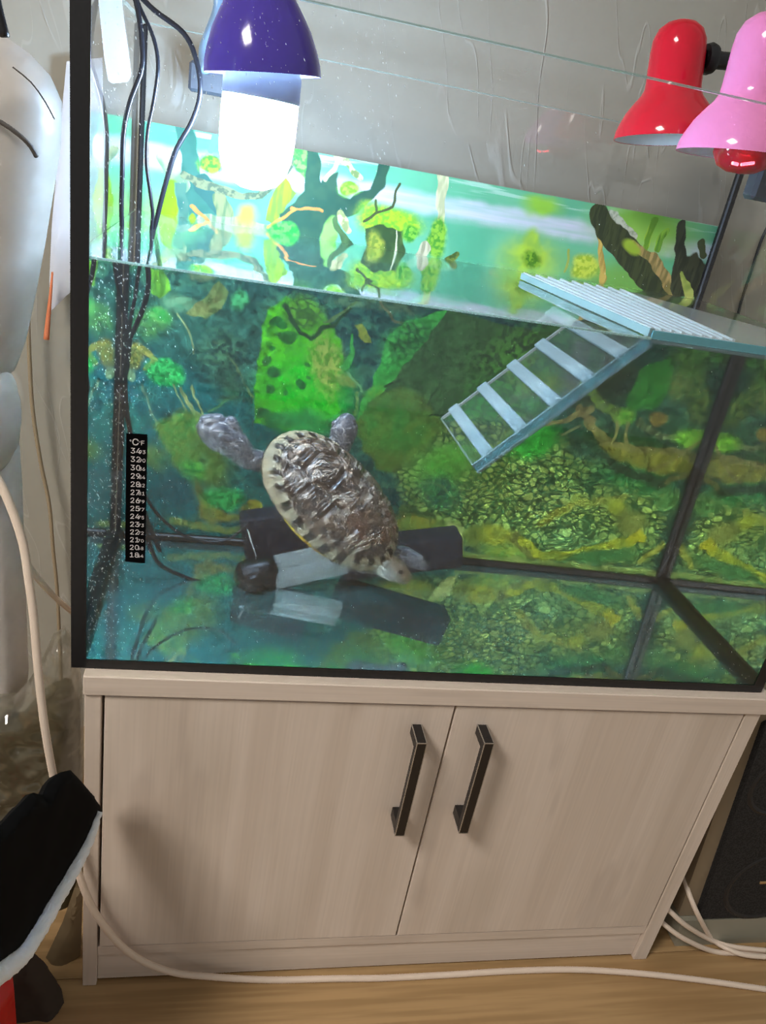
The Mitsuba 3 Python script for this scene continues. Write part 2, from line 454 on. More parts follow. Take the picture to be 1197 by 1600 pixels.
# dried limescale drops on the front pane: many at the left end, few elsewhere
flecks_v, flecks_f = [], []
fr = np.random.default_rng(11)
for i in range(2300):
    u = fr.random()
    if u < 0.62:
        x, z = abs(fr.normal(0, 0.03)) + 0.0142, ZB + 0.012 + fr.random() * (0.60 if u < 0.3 else 0.42)
    elif u < 0.75:
        x, z = fr.random() * W, ZB + 0.012 + abs(fr.normal(0, 0.03))
    elif u < 0.84:
        x, z = fr.uniform(0.08, 0.24), fr.uniform(1.0, 1.09)
    else:
        x, z = fr.random() * W, ZB + 0.012 + fr.random() * 0.56
    if not 0.0145 < x < W - 0.015:
        continue
    l, w_ = 0.0003 + 0.0010 * fr.random() ** 3, 0.00014 + 0.0002 * fr.random()
    if 0.84 < u:
        l, w_ = l * 0.8, w_ * 0.8
    t = math.radians(fr.normal(68, 9))
    d_, n_ = np.array([-math.cos(t), 0, math.sin(t)]), np.array([math.sin(t), 0, math.cos(t)])
    b0 = len(flecks_v)
    for k_ in range(6):
        q_ = k_ * math.pi / 3
        flecks_v.append(np.array([x, -0.0007, z]) + d_ * l * math.cos(q_) + n_ * w_ * math.sin(q_))
    flecks_f += [(b0, b0 + j, b0 + j + 1) for j in range(1, 5)]
put('aquarium__front_pane__dried_drops', (np.array(flecks_v), np.array(flecks_f)), 'lime', label='dried limescale drops', kind='stuff')

# ---------------------------------------------------------------- the printed backdrop
POSTER = [
    ('b',(0.5239,0.9796),(36.2,2.4,0.3,-78.2),(140,195,70),(140,195,70),1,0.6),
    ('b',(0.6846,0.9754),(13.6,1.8,0.1,-30.2),(120,175,70),(150,195,90),1,0.6),
    ('b',(0.6846,0.9004),(11.0,1.4,-0.5,-43.8),(115,170,85),(115,170,85),1,0.6),
    ('b',(0.0294,0.8822),(21.2,0.9,5.0,-32.3),(130,195,110),(130,195,110),1,0.8),
    ('p',((0.0406,1.001),(0.0617,1.0018),(0.0735,0.9608),(0.0806,0.9247),(0.1023,0.9206),(0.0933,0.8804),(0.0653,0.8917),(0.0554,0.9131),(0.0513,0.9571)),(58,106,94),(64,112,100),2,0.0012),
    ('s',((0.0261,0.958),(0.0407,0.9392),(0.0585,0.9272)),(0.00452,0.00677),(160,170,130),(110,140,110),2,0.0008),
    ('b',(0.0408,0.9063),(92.5,-8.5,0.8,-38.5),(128,168,38),(108,154,46),1,0.12),
    ('b',(0.0679,0.8874),(208.9,12.8,11.7,-75.4),(128,166,46),(128,166,46),1,0.15),
    ('b',(0.0095,0.8706),(116.1,4.1,28.3,-183.6),(160,200,60),(160,200,60),1,0.2),
    ('p',((0.0459,0.9282),(0.0599,0.9289),(0.0645,0.8775),(0.0543,0.876)),(62,108,98),(80,120,105),2,0.0012),
    ('s',((0.0277,0.8858),(0.0493,0.8799),(0.0667,0.881)),(0.0047,0.0047),(180,185,150),(130,150,120),3,0.0008),
    ('s',((0.0899,1.0011),(0.0851,0.9729)),(0.00448,0.00448),(95,145,150),(95,145,150),2,0.0008),
    ('s',((0.08,0.9337),(0.1038,0.9116)),(0.01095,0.01095),(58,100,94),(58,100,94),2,0.0008),
    ('s',((0.0563,0.9373),(0.0975,0.932),(0.1257,0.9282),(0.1495,0.9335),(0.1681,0.9495),(0.1868,0.9781)),(0.0047,0.00313),(84,102,84),(122,130,100),3,0.0008),
    ('b',(0.0877,0.9573),(63.9,4.6,14.9,-90.2),(70,150,60),(130,190,60),3,0.3),
    ('s',((0.1025,0.9191),(0.1097,0.8986)),(0.00948,0.00948),(128,136,98),(90,116,86),5,0.0008),
    ('s',((0.0803,0.894),(0.1249,0.8915),(0.1593,0.8921)),(0.00798,0.00798),(146,160,124),(104,130,104),5,0.0008),
    ('p',((0.1768,0.9592),(0.1966,0.9433),(0.1716,0.9019),(0.1597,0.9048),(0.1652,0.9383)),(134,170,56),(108,150,66),5,0.0012),
    ('b',(0.1368,0.9044),(72.1,6.6,11.1,-70.9),(155,205,75),(155,205,75),1,0.5),
    ('p',((0.1759,0.9955),(0.2018,0.994),(0.2121,0.952),(0.1922,0.967)),(70,160,75),(125,195,95),3,0.0012),
    ('p',((0.2008,0.996),(0.2163,0.9949),(0.2268,0.9597),(0.2429,0.9753),(0.2488,0.9517),(0.2639,0.9463),(0.287,0.9617),(0.295,0.9953),(0.313,0.9945),(0.3072,0.9689),(0.2865,0.9381),(0.2555,0.9173),(0.2399,0.9069),(0.2305,0.8811),(0.2106,0.8699),(0.1767,0.9153),(0.1961,0.934),(0.2043,0.9484)),(50,86,72),(58,92,74),2,0.0012),
    ('s',((0.1929,0.9257),(0.2287,0.9266)),(0.00202,0.00161),(205,130,75),(205,130,75),0,0.0008),
    ('s',((0.1638,0.8975),(0.1973,0.924)),(0.002,0.002),(195,135,75),(195,135,75),0,0.0008),
    ('s',((0.0651,0.9086),(0.0824,0.8982),(0.0982,0.8795)),(0.00235,0.00235),(210,130,75),(210,130,75),0,0.0008),
    ('s',((0.2377,0.9948),(0.2581,0.9854),(0.2751,0.9729)),(0.00471,0.00393),(195,200,150),(120,140,90),3,0.0008),
    ('s',((0.2416,0.9902),(0.2338,0.9632)),(0.00316,0.00316),(200,205,160),(200,205,160),2,0.0008),
    ('b',(0.2632,0.9571),(65.8,9.9,18.8,-116.9),(110,180,55),(150,205,80),3,0.3),
    ('b',(0.1832,0.8942),(52.7,-3.7,-1.1,-73.7),(45,165,65),(100,205,85),3,0.25),
    ('b',(0.2453,0.8988),(84.2,3.9,3.1,-44.3),(115,180,80),(135,195,100),2,0.15),
    ('s',((0.2544,0.9243),(0.2644,0.9147),(0.2726,0.9062)),(0.00411,0.00411),(195,190,140),(140,150,100),3,0.0008),
    ('s',((0.2496,0.9164),(0.2724,0.8899),(0.281,0.8796)),(0.00418,0.0067),(58,85,60),(80,110,70),2,0.0008),
    ('b',(0.3205,0.9266),(22.2,-2.0,-3.5,-47.9),(165,205,55),(120,180,60),3,0.3),
    ('p',((0.293,0.9142),(0.3154,0.9209),(0.3425,0.917),(0.3508,0.8765),(0.2989,0.8773)),(60,84,52),(85,110,60),2,0.0012),
    ('b',(0.3077,0.8936),(103.1,17.1,9.1,-60.3),(165,170,70),(120,140,60),3,0.4),
    ('s',((0.2888,0.9241),(0.3212,0.9475),(0.3249,0.9756)),(0.00205,0.00164),(75,85,55),(75,85,55),0,0.0008),
    ('s',((0.3009,0.9348),(0.2986,0.9487)),(0.00163,0.00163),(75,95,55),(75,95,55),0,0.0008),
    ('s',((0.3319,0.917),(0.3362,0.8778)),(0.00138,0.00138),(205,210,170),(205,210,170),0,0.0008),
    ('b',(0.3535,0.9153),(86.3,16.2,14.2,-93.3),(70,150,55),(130,190,70),3,0.3),
    ('s',((0.3816,0.9965),(0.3892,0.934)),(0.00761,0.00676),(210,210,170),(180,185,145),5,0.0008),
    ('b',(0.3901,0.916),(74.5,8.0,2.6,-36.9),(80,150,55),(135,185,65),3,0.25),
    ('s',((0.3791,0.9035),(0.3614,0.8781)),(0.00693,0.00693),(200,195,165),(150,150,120),5,0.0008),
    ('s',((0.3778,0.8822),(0.4159,0.8844)),(0.00614,0.00614),(175,175,135),(120,130,90),3,0.0008),
    ('s',((0.403,0.8842),(0.4204,0.9021)),(0.00609,0.00348),(70,95,50),(110,130,60),3,0.0008),
    ('b',(0.5268,0.9085),(24.8,6.5,5.3,-36.0),(165,200,70),(140,188,85),2,0.75),
    ('s',((0.5175,0.9438),(0.5256,0.9169)),(0.00623,0.0178),(165,200,70),(145,190,80),2,0.006),
    ('b',(0.5296,0.9089),(80.2,21.2,11.4,-76.8),(75,125,40),(120,165,50),3,0.4),
    ('s',((0.4744,0.886),(0.4865,0.8791)),(0.0045,0.0027),(165,130,80),(110,100,60),3,0.0008),
    ('b',(0.6084,0.9091),(48.1,14.4,8.7,-59.4),(150,180,50),(190,205,80),3,0.3),
    ('s',((0.6163,0.9606),(0.6382,0.8965)),(0.00466,0.00466),(200,175,95),(165,140,70),5,0.0008),
    ('s',((0.5783,0.9248),(0.5799,0.8988)),(0.00183,0.00183),(150,170,80),(150,170,80),0,0.0008),
    ('s',((0.6241,0.9854),(0.6645,0.9611)),(0.00633,0.00633),(185,190,175),(150,160,140),3,0.0008),
    ('s',((0.6882,0.9499),(0.6931,0.9852)),(0.0054,0.0054),(150,190,60),(100,150,50),5,0.0008),
    ('s',((0.7089,0.9487),(0.7146,0.9757)),(0.00546,0.00546),(140,185,60),(90,140,50),5,0.0008),
    ('s',((0.6056,0.9859),(0.6235,0.9659),(0.6733,0.9345),(0.7344,0.8966)),(0.01197,0.0221),(54,62,46),(68,76,50),5,0.0008),
    ('s',((0.6677,0.9512),(0.7085,0.9353),(0.7491,0.9024)),(0.00465,0.0093),(175,150,100),(125,115,70),5,0.0008),
    ('b',(0.6691,0.9471),(62.5,-34.4,-63.7,-136.2),(150,180,60),(150,180,60),3,0.4),
    ('s',((0.7366,0.9877),(0.7469,0.9455),(0.7597,0.902)),(0.00655,0.01122),(52,58,46),(64,70,52),5,0.0008),
    ('p',((0.7459,0.9453),(0.7683,0.9549),(0.7922,0.9387),(0.7945,0.8939),(0.7522,0.8936)),(50,55,44),(64,68,50),5,0.0012),
    ('s',((0.7724,0.9688),(0.7798,0.9548)),(0.00564,0.00564),(75,85,55),(75,85,55),2,0.0008),
    ('s',((0.7597,0.9249),(0.7836,0.8887)),(0.00293,0.00683),(170,180,100),(130,150,70),2,0.0008),
    ('b',(0.0823,0.77),(10.9,0.7,2.8,-21.2),(48,84,66),(60,100,80),2,0.8),
    ('b',(0.0125,0.6134),(11.6,0.4,1.0,-9.6),(52,105,95),(44,90,85),1,0.8),
    ('b',(-0.005,0.679),(18.8,0.5,1.9,-17.4),(50,105,100),(60,120,100),2,0.9),
    ('b',(-0.0221,0.7794),(58.4,-29.0,-38.6,-82.6),(70,165,60),(90,185,70),2,0.3),
    ('p',((0.031,0.8402),(0.0455,0.8408),(0.057,0.8165),(0.0443,0.8057),(0.0307,0.8128)),(115,155,55),(85,120,50),5,0.0012),
    ('b',(0.0331,0.7737),(37.6,15.5,28.1,-54.3),(95,140,75),(60,95,60),3,0.5),
    ('b',(0.0675,0.8028),(51.7,-5.8,-4.6,-108.6),(125,155,110),(80,115,80),3,0.5),
    ('b',(0.0438,0.7843),(83.7,4.0,14.4,-108.3),(70,150,70),(110,160,80),3,0.4),
    ('p',((0.0765,0.791),(0.1081,0.835),(0.1197,0.826),(0.1159,0.8041),(0.098,0.7877)),(100,112,62),(120,115,65),2,0.0012),
    ('b',(0.0928,0.8402),(66.9,4.7,19.3,-134.1),(130,135,90),(70,85,60),3,0.4),
    ('b',(0.1337,0.8196),(108.5,9.5,13.0,-93.0),(60,120,70),(80,150,90),3,0.5),
    ('b',(-0.0122,0.7265),(79.2,1.9,7.7,-63.1),(165,150,65),(120,125,70),3,0.5),
    ('b',(0.0167,0.7332),(100.2,-29.7,-17.2,-66.6),(180,150,60),(110,110,60),3,0.4),
    ('s',((0.0123,0.7295),(0.0269,0.7432),(0.0386,0.7327),(0.0301,0.7197)),(0.00311,0.00311),(185,160,80),(120,120,60),3,0.0008),
    ('b',(0.0524,0.7167),(41.3,-15.3,-19.7,-54.4),(40,140,65),(80,190,95),3,0.25),
    ('b',(0.0115,0.7094),(188.8,6.4,16.3,-137.5),(160,175,120),(160,175,120),2,0.3),
    ('b',(-0.0343,0.7238),(136.0,2.0,9.6,-79.2),(60,150,80),(60,150,80),2,0.4),
    ('s',((0.108,0.7654),(0.1178,0.7603),(0.1325,0.7428),(0.1492,0.7161),(0.1639,0.6968)),(0.00128,0.00096),(150,150,85),(150,150,85),0,0.0008),
    ('s',((0.0659,0.7911),(0.0759,0.7754),(0.0893,0.7455)),(0.00154,0.00092),(150,150,95),(150,150,95),0,0.0008),
    ('s',((0.0248,0.6988),(0.0377,0.6671),(0.0521,0.645)),(0.00113,0.00113),(130,150,110),(130,150,110),0,0.0008),
    ('s',((0.0727,0.6995),(0.0886,0.6728),(0.1038,0.6609)),(0.00164,0.00328),(185,175,105),(130,135,80),5,0.0008),
    ('s',((0.0867,0.7019),(0.1034,0.666)),(0.00165,0.00165),(170,165,100),(170,165,100),0,0.0008),
    ('s',((0.0632,0.7033),(0.0851,0.664)),(0.00115,0.00115),(150,155,95),(150,155,95),0,0.0008),
    ('s',((0.1127,0.6713),(0.1462,0.7048)),(0.00164,0.00164),(90,130,75),(90,130,75),0,0.0008),
    ('b',(0.1185,0.7508),(42.5,3.3,5.3,-41.3),(50,75,62),(75,105,70),3,0.8),
    ('b',(0.1335,0.7117),(40.8,-10.4,-12.1,-48.4),(48,72,58),(60,90,62),2,0.6),
    ('p',((0.0441,0.6475),(0.0807,0.6719),(0.1034,0.666),(0.1134,0.6059),(0.0968,0.5718),(0.082,0.5831),(0.0616,0.6139)),(140,160,75),(75,125,60),3,0.006),
    ('b',(0.1134,0.6059),(34.6,8.3,7.0,-23.6),(110,130,62),(80,110,62),2,0.5),
    ('b',(0.0939,0.5905),(76.1,4.9,6.8,-69.4),(60,150,70),(110,175,70),3,0.4),
    ('b',(0.0445,0.6034),(43.3,-11.9,-20.1,-67.9),(110,130,75),(70,110,70),2,0.6),
    ('b',(0.0713,0.5567),(32.0,1.8,2.9,-32.1),(44,84,82),(56,100,90),1,0.5),
    ('p',((0.0967,0.5845),(0.1142,0.5606),(0.131,0.5389),(0.1586,0.5348),(0.1772,0.5573),(0.1893,0.5395),(0.1766,0.5269),(0.1407,0.5237),(0.1242,0.5166),(0.1065,0.5264)),(150,130,58),(115,112,58),2,0.004),
    ('b',(0.1381,0.5554),(34.7,2.8,5.6,-59.7),(50,140,68),(75,170,85),3,0.3),
    ('s',((0.1777,0.5526),(0.1864,0.5336)),(0.00726,0.00726),(165,140,58),(165,140,58),2,0.0008),
    ('s',((0.0736,0.5152),(0.116,0.5121),(0.1765,0.5096)),(0.00539,0.00539),(160,160,85),(95,120,70),3,0.002),
    ('s',((-0.0402,0.5079),(0.0203,0.5052)),(0.00437,0.00437),(150,160,85),(110,130,90),2,0.003),
    ('p',((0.1646,0.7888),(0.1731,0.8135),(0.1918,0.8286),(0.2158,0.8257),(0.2378,0.8107),(0.2655,0.7863),(0.2714,0.7624),(0.2679,0.7283),(0.2759,0.6948),(0.2595,0.6779),(0.2041,0.66),(0.1688,0.663),(0.1638,0.7154),(0.1634,0.7606)),(98,178,48),(72,140,45),3,0.002),
    ('b',(0.2297,0.7133),(19.4,2.4,2.6,-21.3),(48,185,50),(70,165,48),3,0.6),
    ('b',(0.253,0.7517),(48.4,15.3,7.6,-24.0),(105,145,52),(150,150,70),3,0.5),
    ('b',(0.2152,0.8115),(38.7,-9.0,-10.1,-47.7),(95,138,50),(58,88,40),4,0.4),
    ('b',(0.1852,0.7955),(90.0,9.8,19.0,-139.9),(42,100,42),(42,100,42),0,0.12),
    ('b',(0.1981,0.7805),(83.1,9.4,16.6,-124.1),(50,100,42),(50,100,42),0,0.2),
    ('b',(0.222,0.7217),(172.6,20.7,21.0,-168.5),(35,95,40),(35,95,40),0,0.15),
    ('b',(0.1768,0.7468),(155.3,15.9,19.4,-152.0),(55,110,45),(55,110,45),0,0.2),
    ('b',(0.1879,0.7334),(94.6,10.1,18.9,-150.0),(45,95,45),(45,95,45),0,0.3),
    ('b',(0.1854,0.7113),(174.5,18.2,20.6,-168.8),(50,110,45),(50,110,45),0,0.2),
    ('b',(0.2278,0.7484),(304.2,37.7,38.7,-300.3),(45,105,40),(45,105,40),0,0.2),
    ('b',(0.2305,0.7337),(403.0,50.0,50.1,-395.8),(45,105,40),(45,105,40),0,0.2),
    ('b',(0.1765,0.7655),(250.2,25.9,40.4,-308.4),(40,110,40),(40,110,40),0,0.2),
    ('b',(0.2026,0.7117),(303.3,33.8,36.0,-294.2),(45,115,45),(45,115,45),0,0.2),
    ('b',(0.1788,0.6789),(100.9,10.1,13.5,-115.6),(45,95,50),(45,95,50),0,0.3),
    ('b',(0.1964,0.6696),(57.8,16.2,28.2,-92.0),(46,92,48),(46,92,48),2,0.4),
    ('b',(0.2275,0.6759),(29.6,3.5,9.5,-81.4),(60,140,70),(50,110,62),2,0.7),
    ('s',((0.1904,0.8206),(0.1996,0.8094),(0.2127,0.7857),(0.2268,0.7827),(0.2398,0.795),(0.2597,0.8098),(0.2736,0.826)),(0.00322,0.00201),(42,64,36),(42,64,36),2,0.0015),
    ('b',(0.283,0.7345),(84.5,-9.8,-18.0,-130.8),(150,155,75),(105,130,60),3,0.4),
    ('s',((0.2761,0.753),(0.2814,0.7737),(0.2765,0.796)),(0.00493,0.00123),(70,145,65),(70,145,65),2,0.0008),
    ('b',(0.2818,0.8367),(28.3,1.3,5.2,-128.1),(105,128,88),(60,84,62),3,0.5),
    ('b',(0.3295,0.8356),(35.9,1.0,0.9,-126.8),(95,110,75),(55,75,55),3,0.5),
    ('p',((0.2796,0.8077),(0.2877,0.8088),(0.3058,0.7885),(0.2973,0.7841),(0.2851,0.7931)),(175,165,72),(130,130,60),3,0.0012),
    ('s',((0.3091,0.839),(0.3254,0.8206),(0.3432,0.8142)),(0.00162,0.00113),(120,112,75),(120,112,75),0,0.0008),
    ('s',((0.2404,0.8031),(0.2626,0.8181),(0.2762,0.8359)),(0.00199,0.00199),(90,105,60),(90,105,60),2,0.0008),
    ('s',((0.2814,0.7453),(0.2917,0.7382),(0.3018,0.7223)),(0.00126,0.00126),(120,160,100),(120,160,100),0,0.0008),
    ('s',((0.2963,0.719),(0.2951,0.6927)),(0.00259,0.00259),(140,160,90),(80,120,60),3,0.0008),
    ('p',((0.3955,0.8403),(0.3653,0.8311),(0.3339,0.8104),(0.3223,0.79),(0.3167,0.7516),(0.3124,0.7254),(0.3016,0.7067),(0.2993,0.6871),(0.3266,0.701),(0.3547,0.7394),(0.3732,0.7802),(0.3903,0.8241)),(82,168,72),(70,155,66),2,0.0015),
    ('b',(0.3528,0.7983),(20.8,18.7,29.5,-35.1),(80,150,68),(48,92,48),4,0.5),
    ('b',(0.3185,0.7244),(65.3,35.6,53.6,-102.1),(120,175,65),(80,150,60),3,0.4),
    ('p',((0.3976,0.8422),(0.5805,0.8261),(0.5618,0.8021),(0.5185,0.796),(0.4533,0.7304),(0.4238,0.6997),(0.3701,0.702),(0.2967,0.6814),(0.3203,0.7134),(0.3572,0.7739)),(60,84,46),(66,92,50),1,0.001),
    ('p',((0.2967,0.6814),(0.3248,0.7226),(0.3513,0.7347),(0.3868,0.7306),(0.4004,0.7102),(0.4323,0.6799),(0.4238,0.654),(0.386,0.612),(0.3394,0.6209),(0.3134,0.6456)),(92,108,48),(78,100,46),3,0.004),
    ('b',(0.343,0.6808),(24.3,-4.4,-7.3,-30.8),(66,120,52),(82,112,48),2,0.7),
    ('b',(0.3947,0.6643),(37.1,6.8,5.0,-41.8),(70,115,50),(95,120,50),2,0.7),
    ('s',((0.3925,0.7146),(0.3995,0.7331)),(0.00139,0.00139),(45,58,34),(45,58,34),0,0.0008),
    ('s',((0.3989,0.6993),(0.4281,0.7138)),(0.00141,0.00141),(45,58,34),(45,58,34),0,0.0008),
    ('s',((0.3299,0.7336),(0.3516,0.7476)),(0.00119,0.00119),(50,66,38),(50,66,38),0,0.0008),
    ('b',(0.5185,0.796),(11.8,9.3,13.5,-20.3),(52,70,40),(80,120,50),3,0.7),
    ('b',(0.496,0.7405),(16.5,10.4,13.0,-24.1),(75,130,55),(55,85,42),4,0.6),
    ('b',(0.4666,0.7187),(29.2,17.9,23.4,-43.7),(70,150,65),(60,100,50),4,0.5),
    ('b',(0.5573,0.8187),(27.9,7.5,6.5,-45.0),(70,105,45),(45,58,36),3,0.6),
    ('b',(0.5091,0.7687),(50.6,12.3,9.8,-71.3),(120,140,60),(70,110,45),2,0.3),
    ('b',(0.5532,0.766),(45.7,11.9,7.7,-56.3),(125,140,60),(60,90,42),3,0.5),
    ('p',((0.3649,0.6191),(0.3928,0.6503),(0.4282,0.7003),(0.4942,0.7087),(0.5551,0.7231),(0.6211,0.6689),(0.7174,0.6549),(0.7657,0.6026),(0.7797,0.5519),(0.7759,0.5138),(0.6184,0.5103),(0.4787,0.5185),(0.4104,0.5267)),(146,164,84),(44,72,42),4,0.012),
    ('b',(0.4408,0.6372),(18.8,8.9,13.4,-32.2),(70,150,55),(100,150,60),4,0.6),
    ('b',(0.551,0.6837),(21.8,13.9,19.0,-35.0),(62,155,58),(52,125,50),2,0.5),
    ('b',(0.5253,0.6136),(15.1,0.8,-1.6,-26.2),(150,158,78),(52,84,44),4,0.7),
    ('b',(0.5953,0.6022),(17.2,1.4,-1.5,-25.8),(158,166,88),(40,70,42),4,0.7),
    ('b',(0.6522,0.6437),(14.8,1.5,-2.6,-52.6),(80,128,72),(38,72,46),4,0.7),
    ('b',(0.6029,0.6473),(26.0,6.8,8.0,-64.3),(146,160,80),(46,76,42),4,0.6),
    ('b',(0.7183,0.6521),(22.2,2.9,-1.7,-37.4),(52,128,62),(45,100,55),3,0.5),
    ('b',(0.6886,0.7016),(11.6,1.8,-0.3,-45.1),(48,68,40),(60,84,45),2,0.7),
    ('b',(0.6959,0.594),(14.3,4.1,3.3,-27.1),(150,160,80),(46,76,42),4,0.7),
    ('b',(0.6392,0.5462),(20.0,5.2,4.5,-40.0),(136,158,88),(46,80,48),4,0.6),
    ('b',(0.4355,0.5936),(27.4,-9.3,-16.8,-38.3),(46,82,62),(60,110,60),3,0.5),
    ('s',((0.4051,0.6075),(0.4333,0.6049),(0.4606,0.5847)),(0.00187,0.00187),(90,120,70),(90,120,70),2,0.0008),
    ('s',((0.3857,0.5609),(0.4255,0.5572)),(0.00765,0.00765),(56,78,44),(80,95,50),2,0.003),
    ('b',(0.4078,0.5415),(26.8,2.5,0.7,-72.5),(150,140,58),(100,115,55),3,0.5),
    ('b',(0.5231,0.5375),(27.2,3.7,1.2,-76.3),(148,142,54),(118,124,54),3,0.4),
    ('b',(0.4951,0.5324),(103.6,21.6,7.4,-69.9),(95,105,50),(95,105,50),2,0.4),
    ('p',((0.4531,0.5512),(0.475,0.5465),(0.483,0.5066),(0.4636,0.522)),(165,168,98),(165,168,98),2,0.004),
    ('b',(0.548,0.5133),(25.5,3.6,1.0,-81.2),(130,140,60),(75,110,50),3,0.5),
    ('s',((0.5578,0.5392),(0.5818,0.5169),(0.6086,0.5092)),(0.00806,0.00504),(95,95,48),(95,95,48),2,0.002),
    ('s',((0.5681,0.5331),(0.6081,0.5113),(0.6554,0.5228),(0.7006,0.5427),(0.7368,0.5511)),(0.00612,0.00816),(152,150,55),(120,125,50),2,0.0015),
    ('s',((0.6394,0.6014),(0.6717,0.6093),(0.705,0.6175)),(0.00491,0.00491),(138,138,66),(105,112,52),5,0.0008),
    ('p',((0.722,0.5494),(0.7425,0.5728),(0.7577,0.5599),(0.7552,0.5512)),(176,160,54),(176,160,54),2,0.002),
    ('b',(0.6956,0.6021),(70.3,-4.4,-21.0,-93.0),(150,150,60),(150,150,60),2,0.4),
    ('s',((0.5927,0.5656),(0.6149,0.5864),(0.6331,0.6067)),(0.00687,0.00687),(145,140,62),(110,120,55),3,0.002),
    ('b',(0.7245,0.5821),(41.3,12.3,6.5,-53.6),(105,105,52),(120,120,60),2,0.4),
    ('b',(0.691,0.5225),(16.1,5.9,19.0,-91.0),(70,110,60),(55,90,50),3,0.5),
    ('s',((0.7587,0.5195),(0.7846,0.5525)),(0.00412,0.00412),(150,145,65),(150,145,65),2,0.003),
    ('b',(0.6126,0.7831),(16.1,11.3,10.4,-19.0),(48,56,35),(62,66,40),2,0.6),
    ('p',((0.6701,0.8071),(0.708,0.8275),(0.7265,0.792),(0.7086,0.7512),(0.6762,0.7421),(0.6637,0.7615)),(54,112,45),(66,125,52),2,0.003),
    ('b',(0.7378,0.8275),(36.0,5.6,-0.6,-29.5),(60,90,42),(80,110,50),2,0.6),
    ('b',(0.7308,0.7356),(26.2,3.7,-1.8,-55.3),(50,80,52),(50,80,52),2,0.6),
    ('b',(0.7663,0.7731),(57.9,20.2,4.3,-30.1),(110,125,62),(60,85,45),3,0.5),
    ('b',(0.733,0.7866),(76.1,11.4,-1.3,-52.1),(120,130,70),(70,95,50),3,0.5),
    ('b',(0.7183,0.7386),(86.8,28.0,14.7,-106.9),(140,115,55),(140,115,55),2,0.4),
    ('b',(0.795,0.8406),(30.7,11.4,6.8,-51.3),(65,110,45),(48,70,40),2,0.5),
    ('s',((0.5991,0.7723),(0.632,0.748),(0.6663,0.7343)),(0.00544,0.00817),(112,132,58),(90,100,55),3,0.002),
    ('b',(0.6712,0.7368),(75.2,22.8,12.2,-89.8),(95,150,52),(120,150,60),3,0.4),
    ('s',((0.6607,0.7307),(0.6654,0.6985)),(0.00225,0.00225),(150,140,80),(150,140,80),0,0.0008),
    ('s',((0.6757,0.7281),(0.6817,0.6988)),(0.00226,0.00226),(140,130,75),(140,130,75),0,0.0008),
    ('s',((0.694,0.7306),(0.7274,0.7163),(0.7771,0.7134)),(0.0047,0.0047),(105,112,70),(75,85,50),5,0.0008),
    ('p',((0.6424,0.6955),(0.7048,0.6961),(0.7674,0.6986),(0.7983,0.695),(0.8009,0.6727),(0.765,0.6611),(0.7145,0.6644),(0.6667,0.6776)),(140,128,56),(112,108,50),5,0.005),
    ('s',((0.6197,0.7187),(0.6516,0.6967),(0.7059,0.6924),(0.7652,0.6964)),(0.00664,0.00379),(140,126,70),(105,100,55),5,0.0008),
    ('s',((0.5632,0.7094),(0.5926,0.7216),(0.6205,0.7391)),(0.00365,0.00548),(125,112,66),(125,112,66),2,0.0008),
    ('s',((0.6025,0.7367),(0.6256,0.7214)),(0.00551,0.00551),(115,100,60),(115,100,60),3,0.0008),
    ('s',((0.5896,0.698),(0.6094,0.7118)),(0.00184,0.00184),(120,120,75),(120,120,75),0,0.0008),
    ('b',(0.7787,0.7175),(34.0,11.6,9.4,-69.4),(100,155,48),(130,170,60),3,0.35),
    ('s',((0.7246,0.6637),(0.7617,0.6862),(0.7934,0.7176)),(0.00211,0.00211),(125,108,62),(125,108,62),0,0.0008),
    ('p',((0.6417,0.6811),(0.7154,0.6616),(0.7764,0.6566),(0.7529,0.6366),(0.6791,0.652)),(46,60,40),(46,60,40),2,0.006),
    ('s',((0.7594,0.6474),(0.8105,0.674)),(0.0039,0.0039),(105,98,55),(105,98,55),2,0.002),
    ('p',((0.8122,0.6692),(0.8567,0.6851),(0.8744,0.6369),(0.8318,0.6416)),(60,110,60),(60,110,60),2,0.004),
    ('b',(0.7672,0.6232),(45.1,14.5,7.7,-61.4),(110,135,70),(60,95,50),4,0.5),
    ('s',((0.482,0.5023),(0.6109,0.4999),(0.7839,0.5049)),(0.00511,0.00511),(150,155,85),(110,130,70),3,0.002),
]


FIELDS = {}


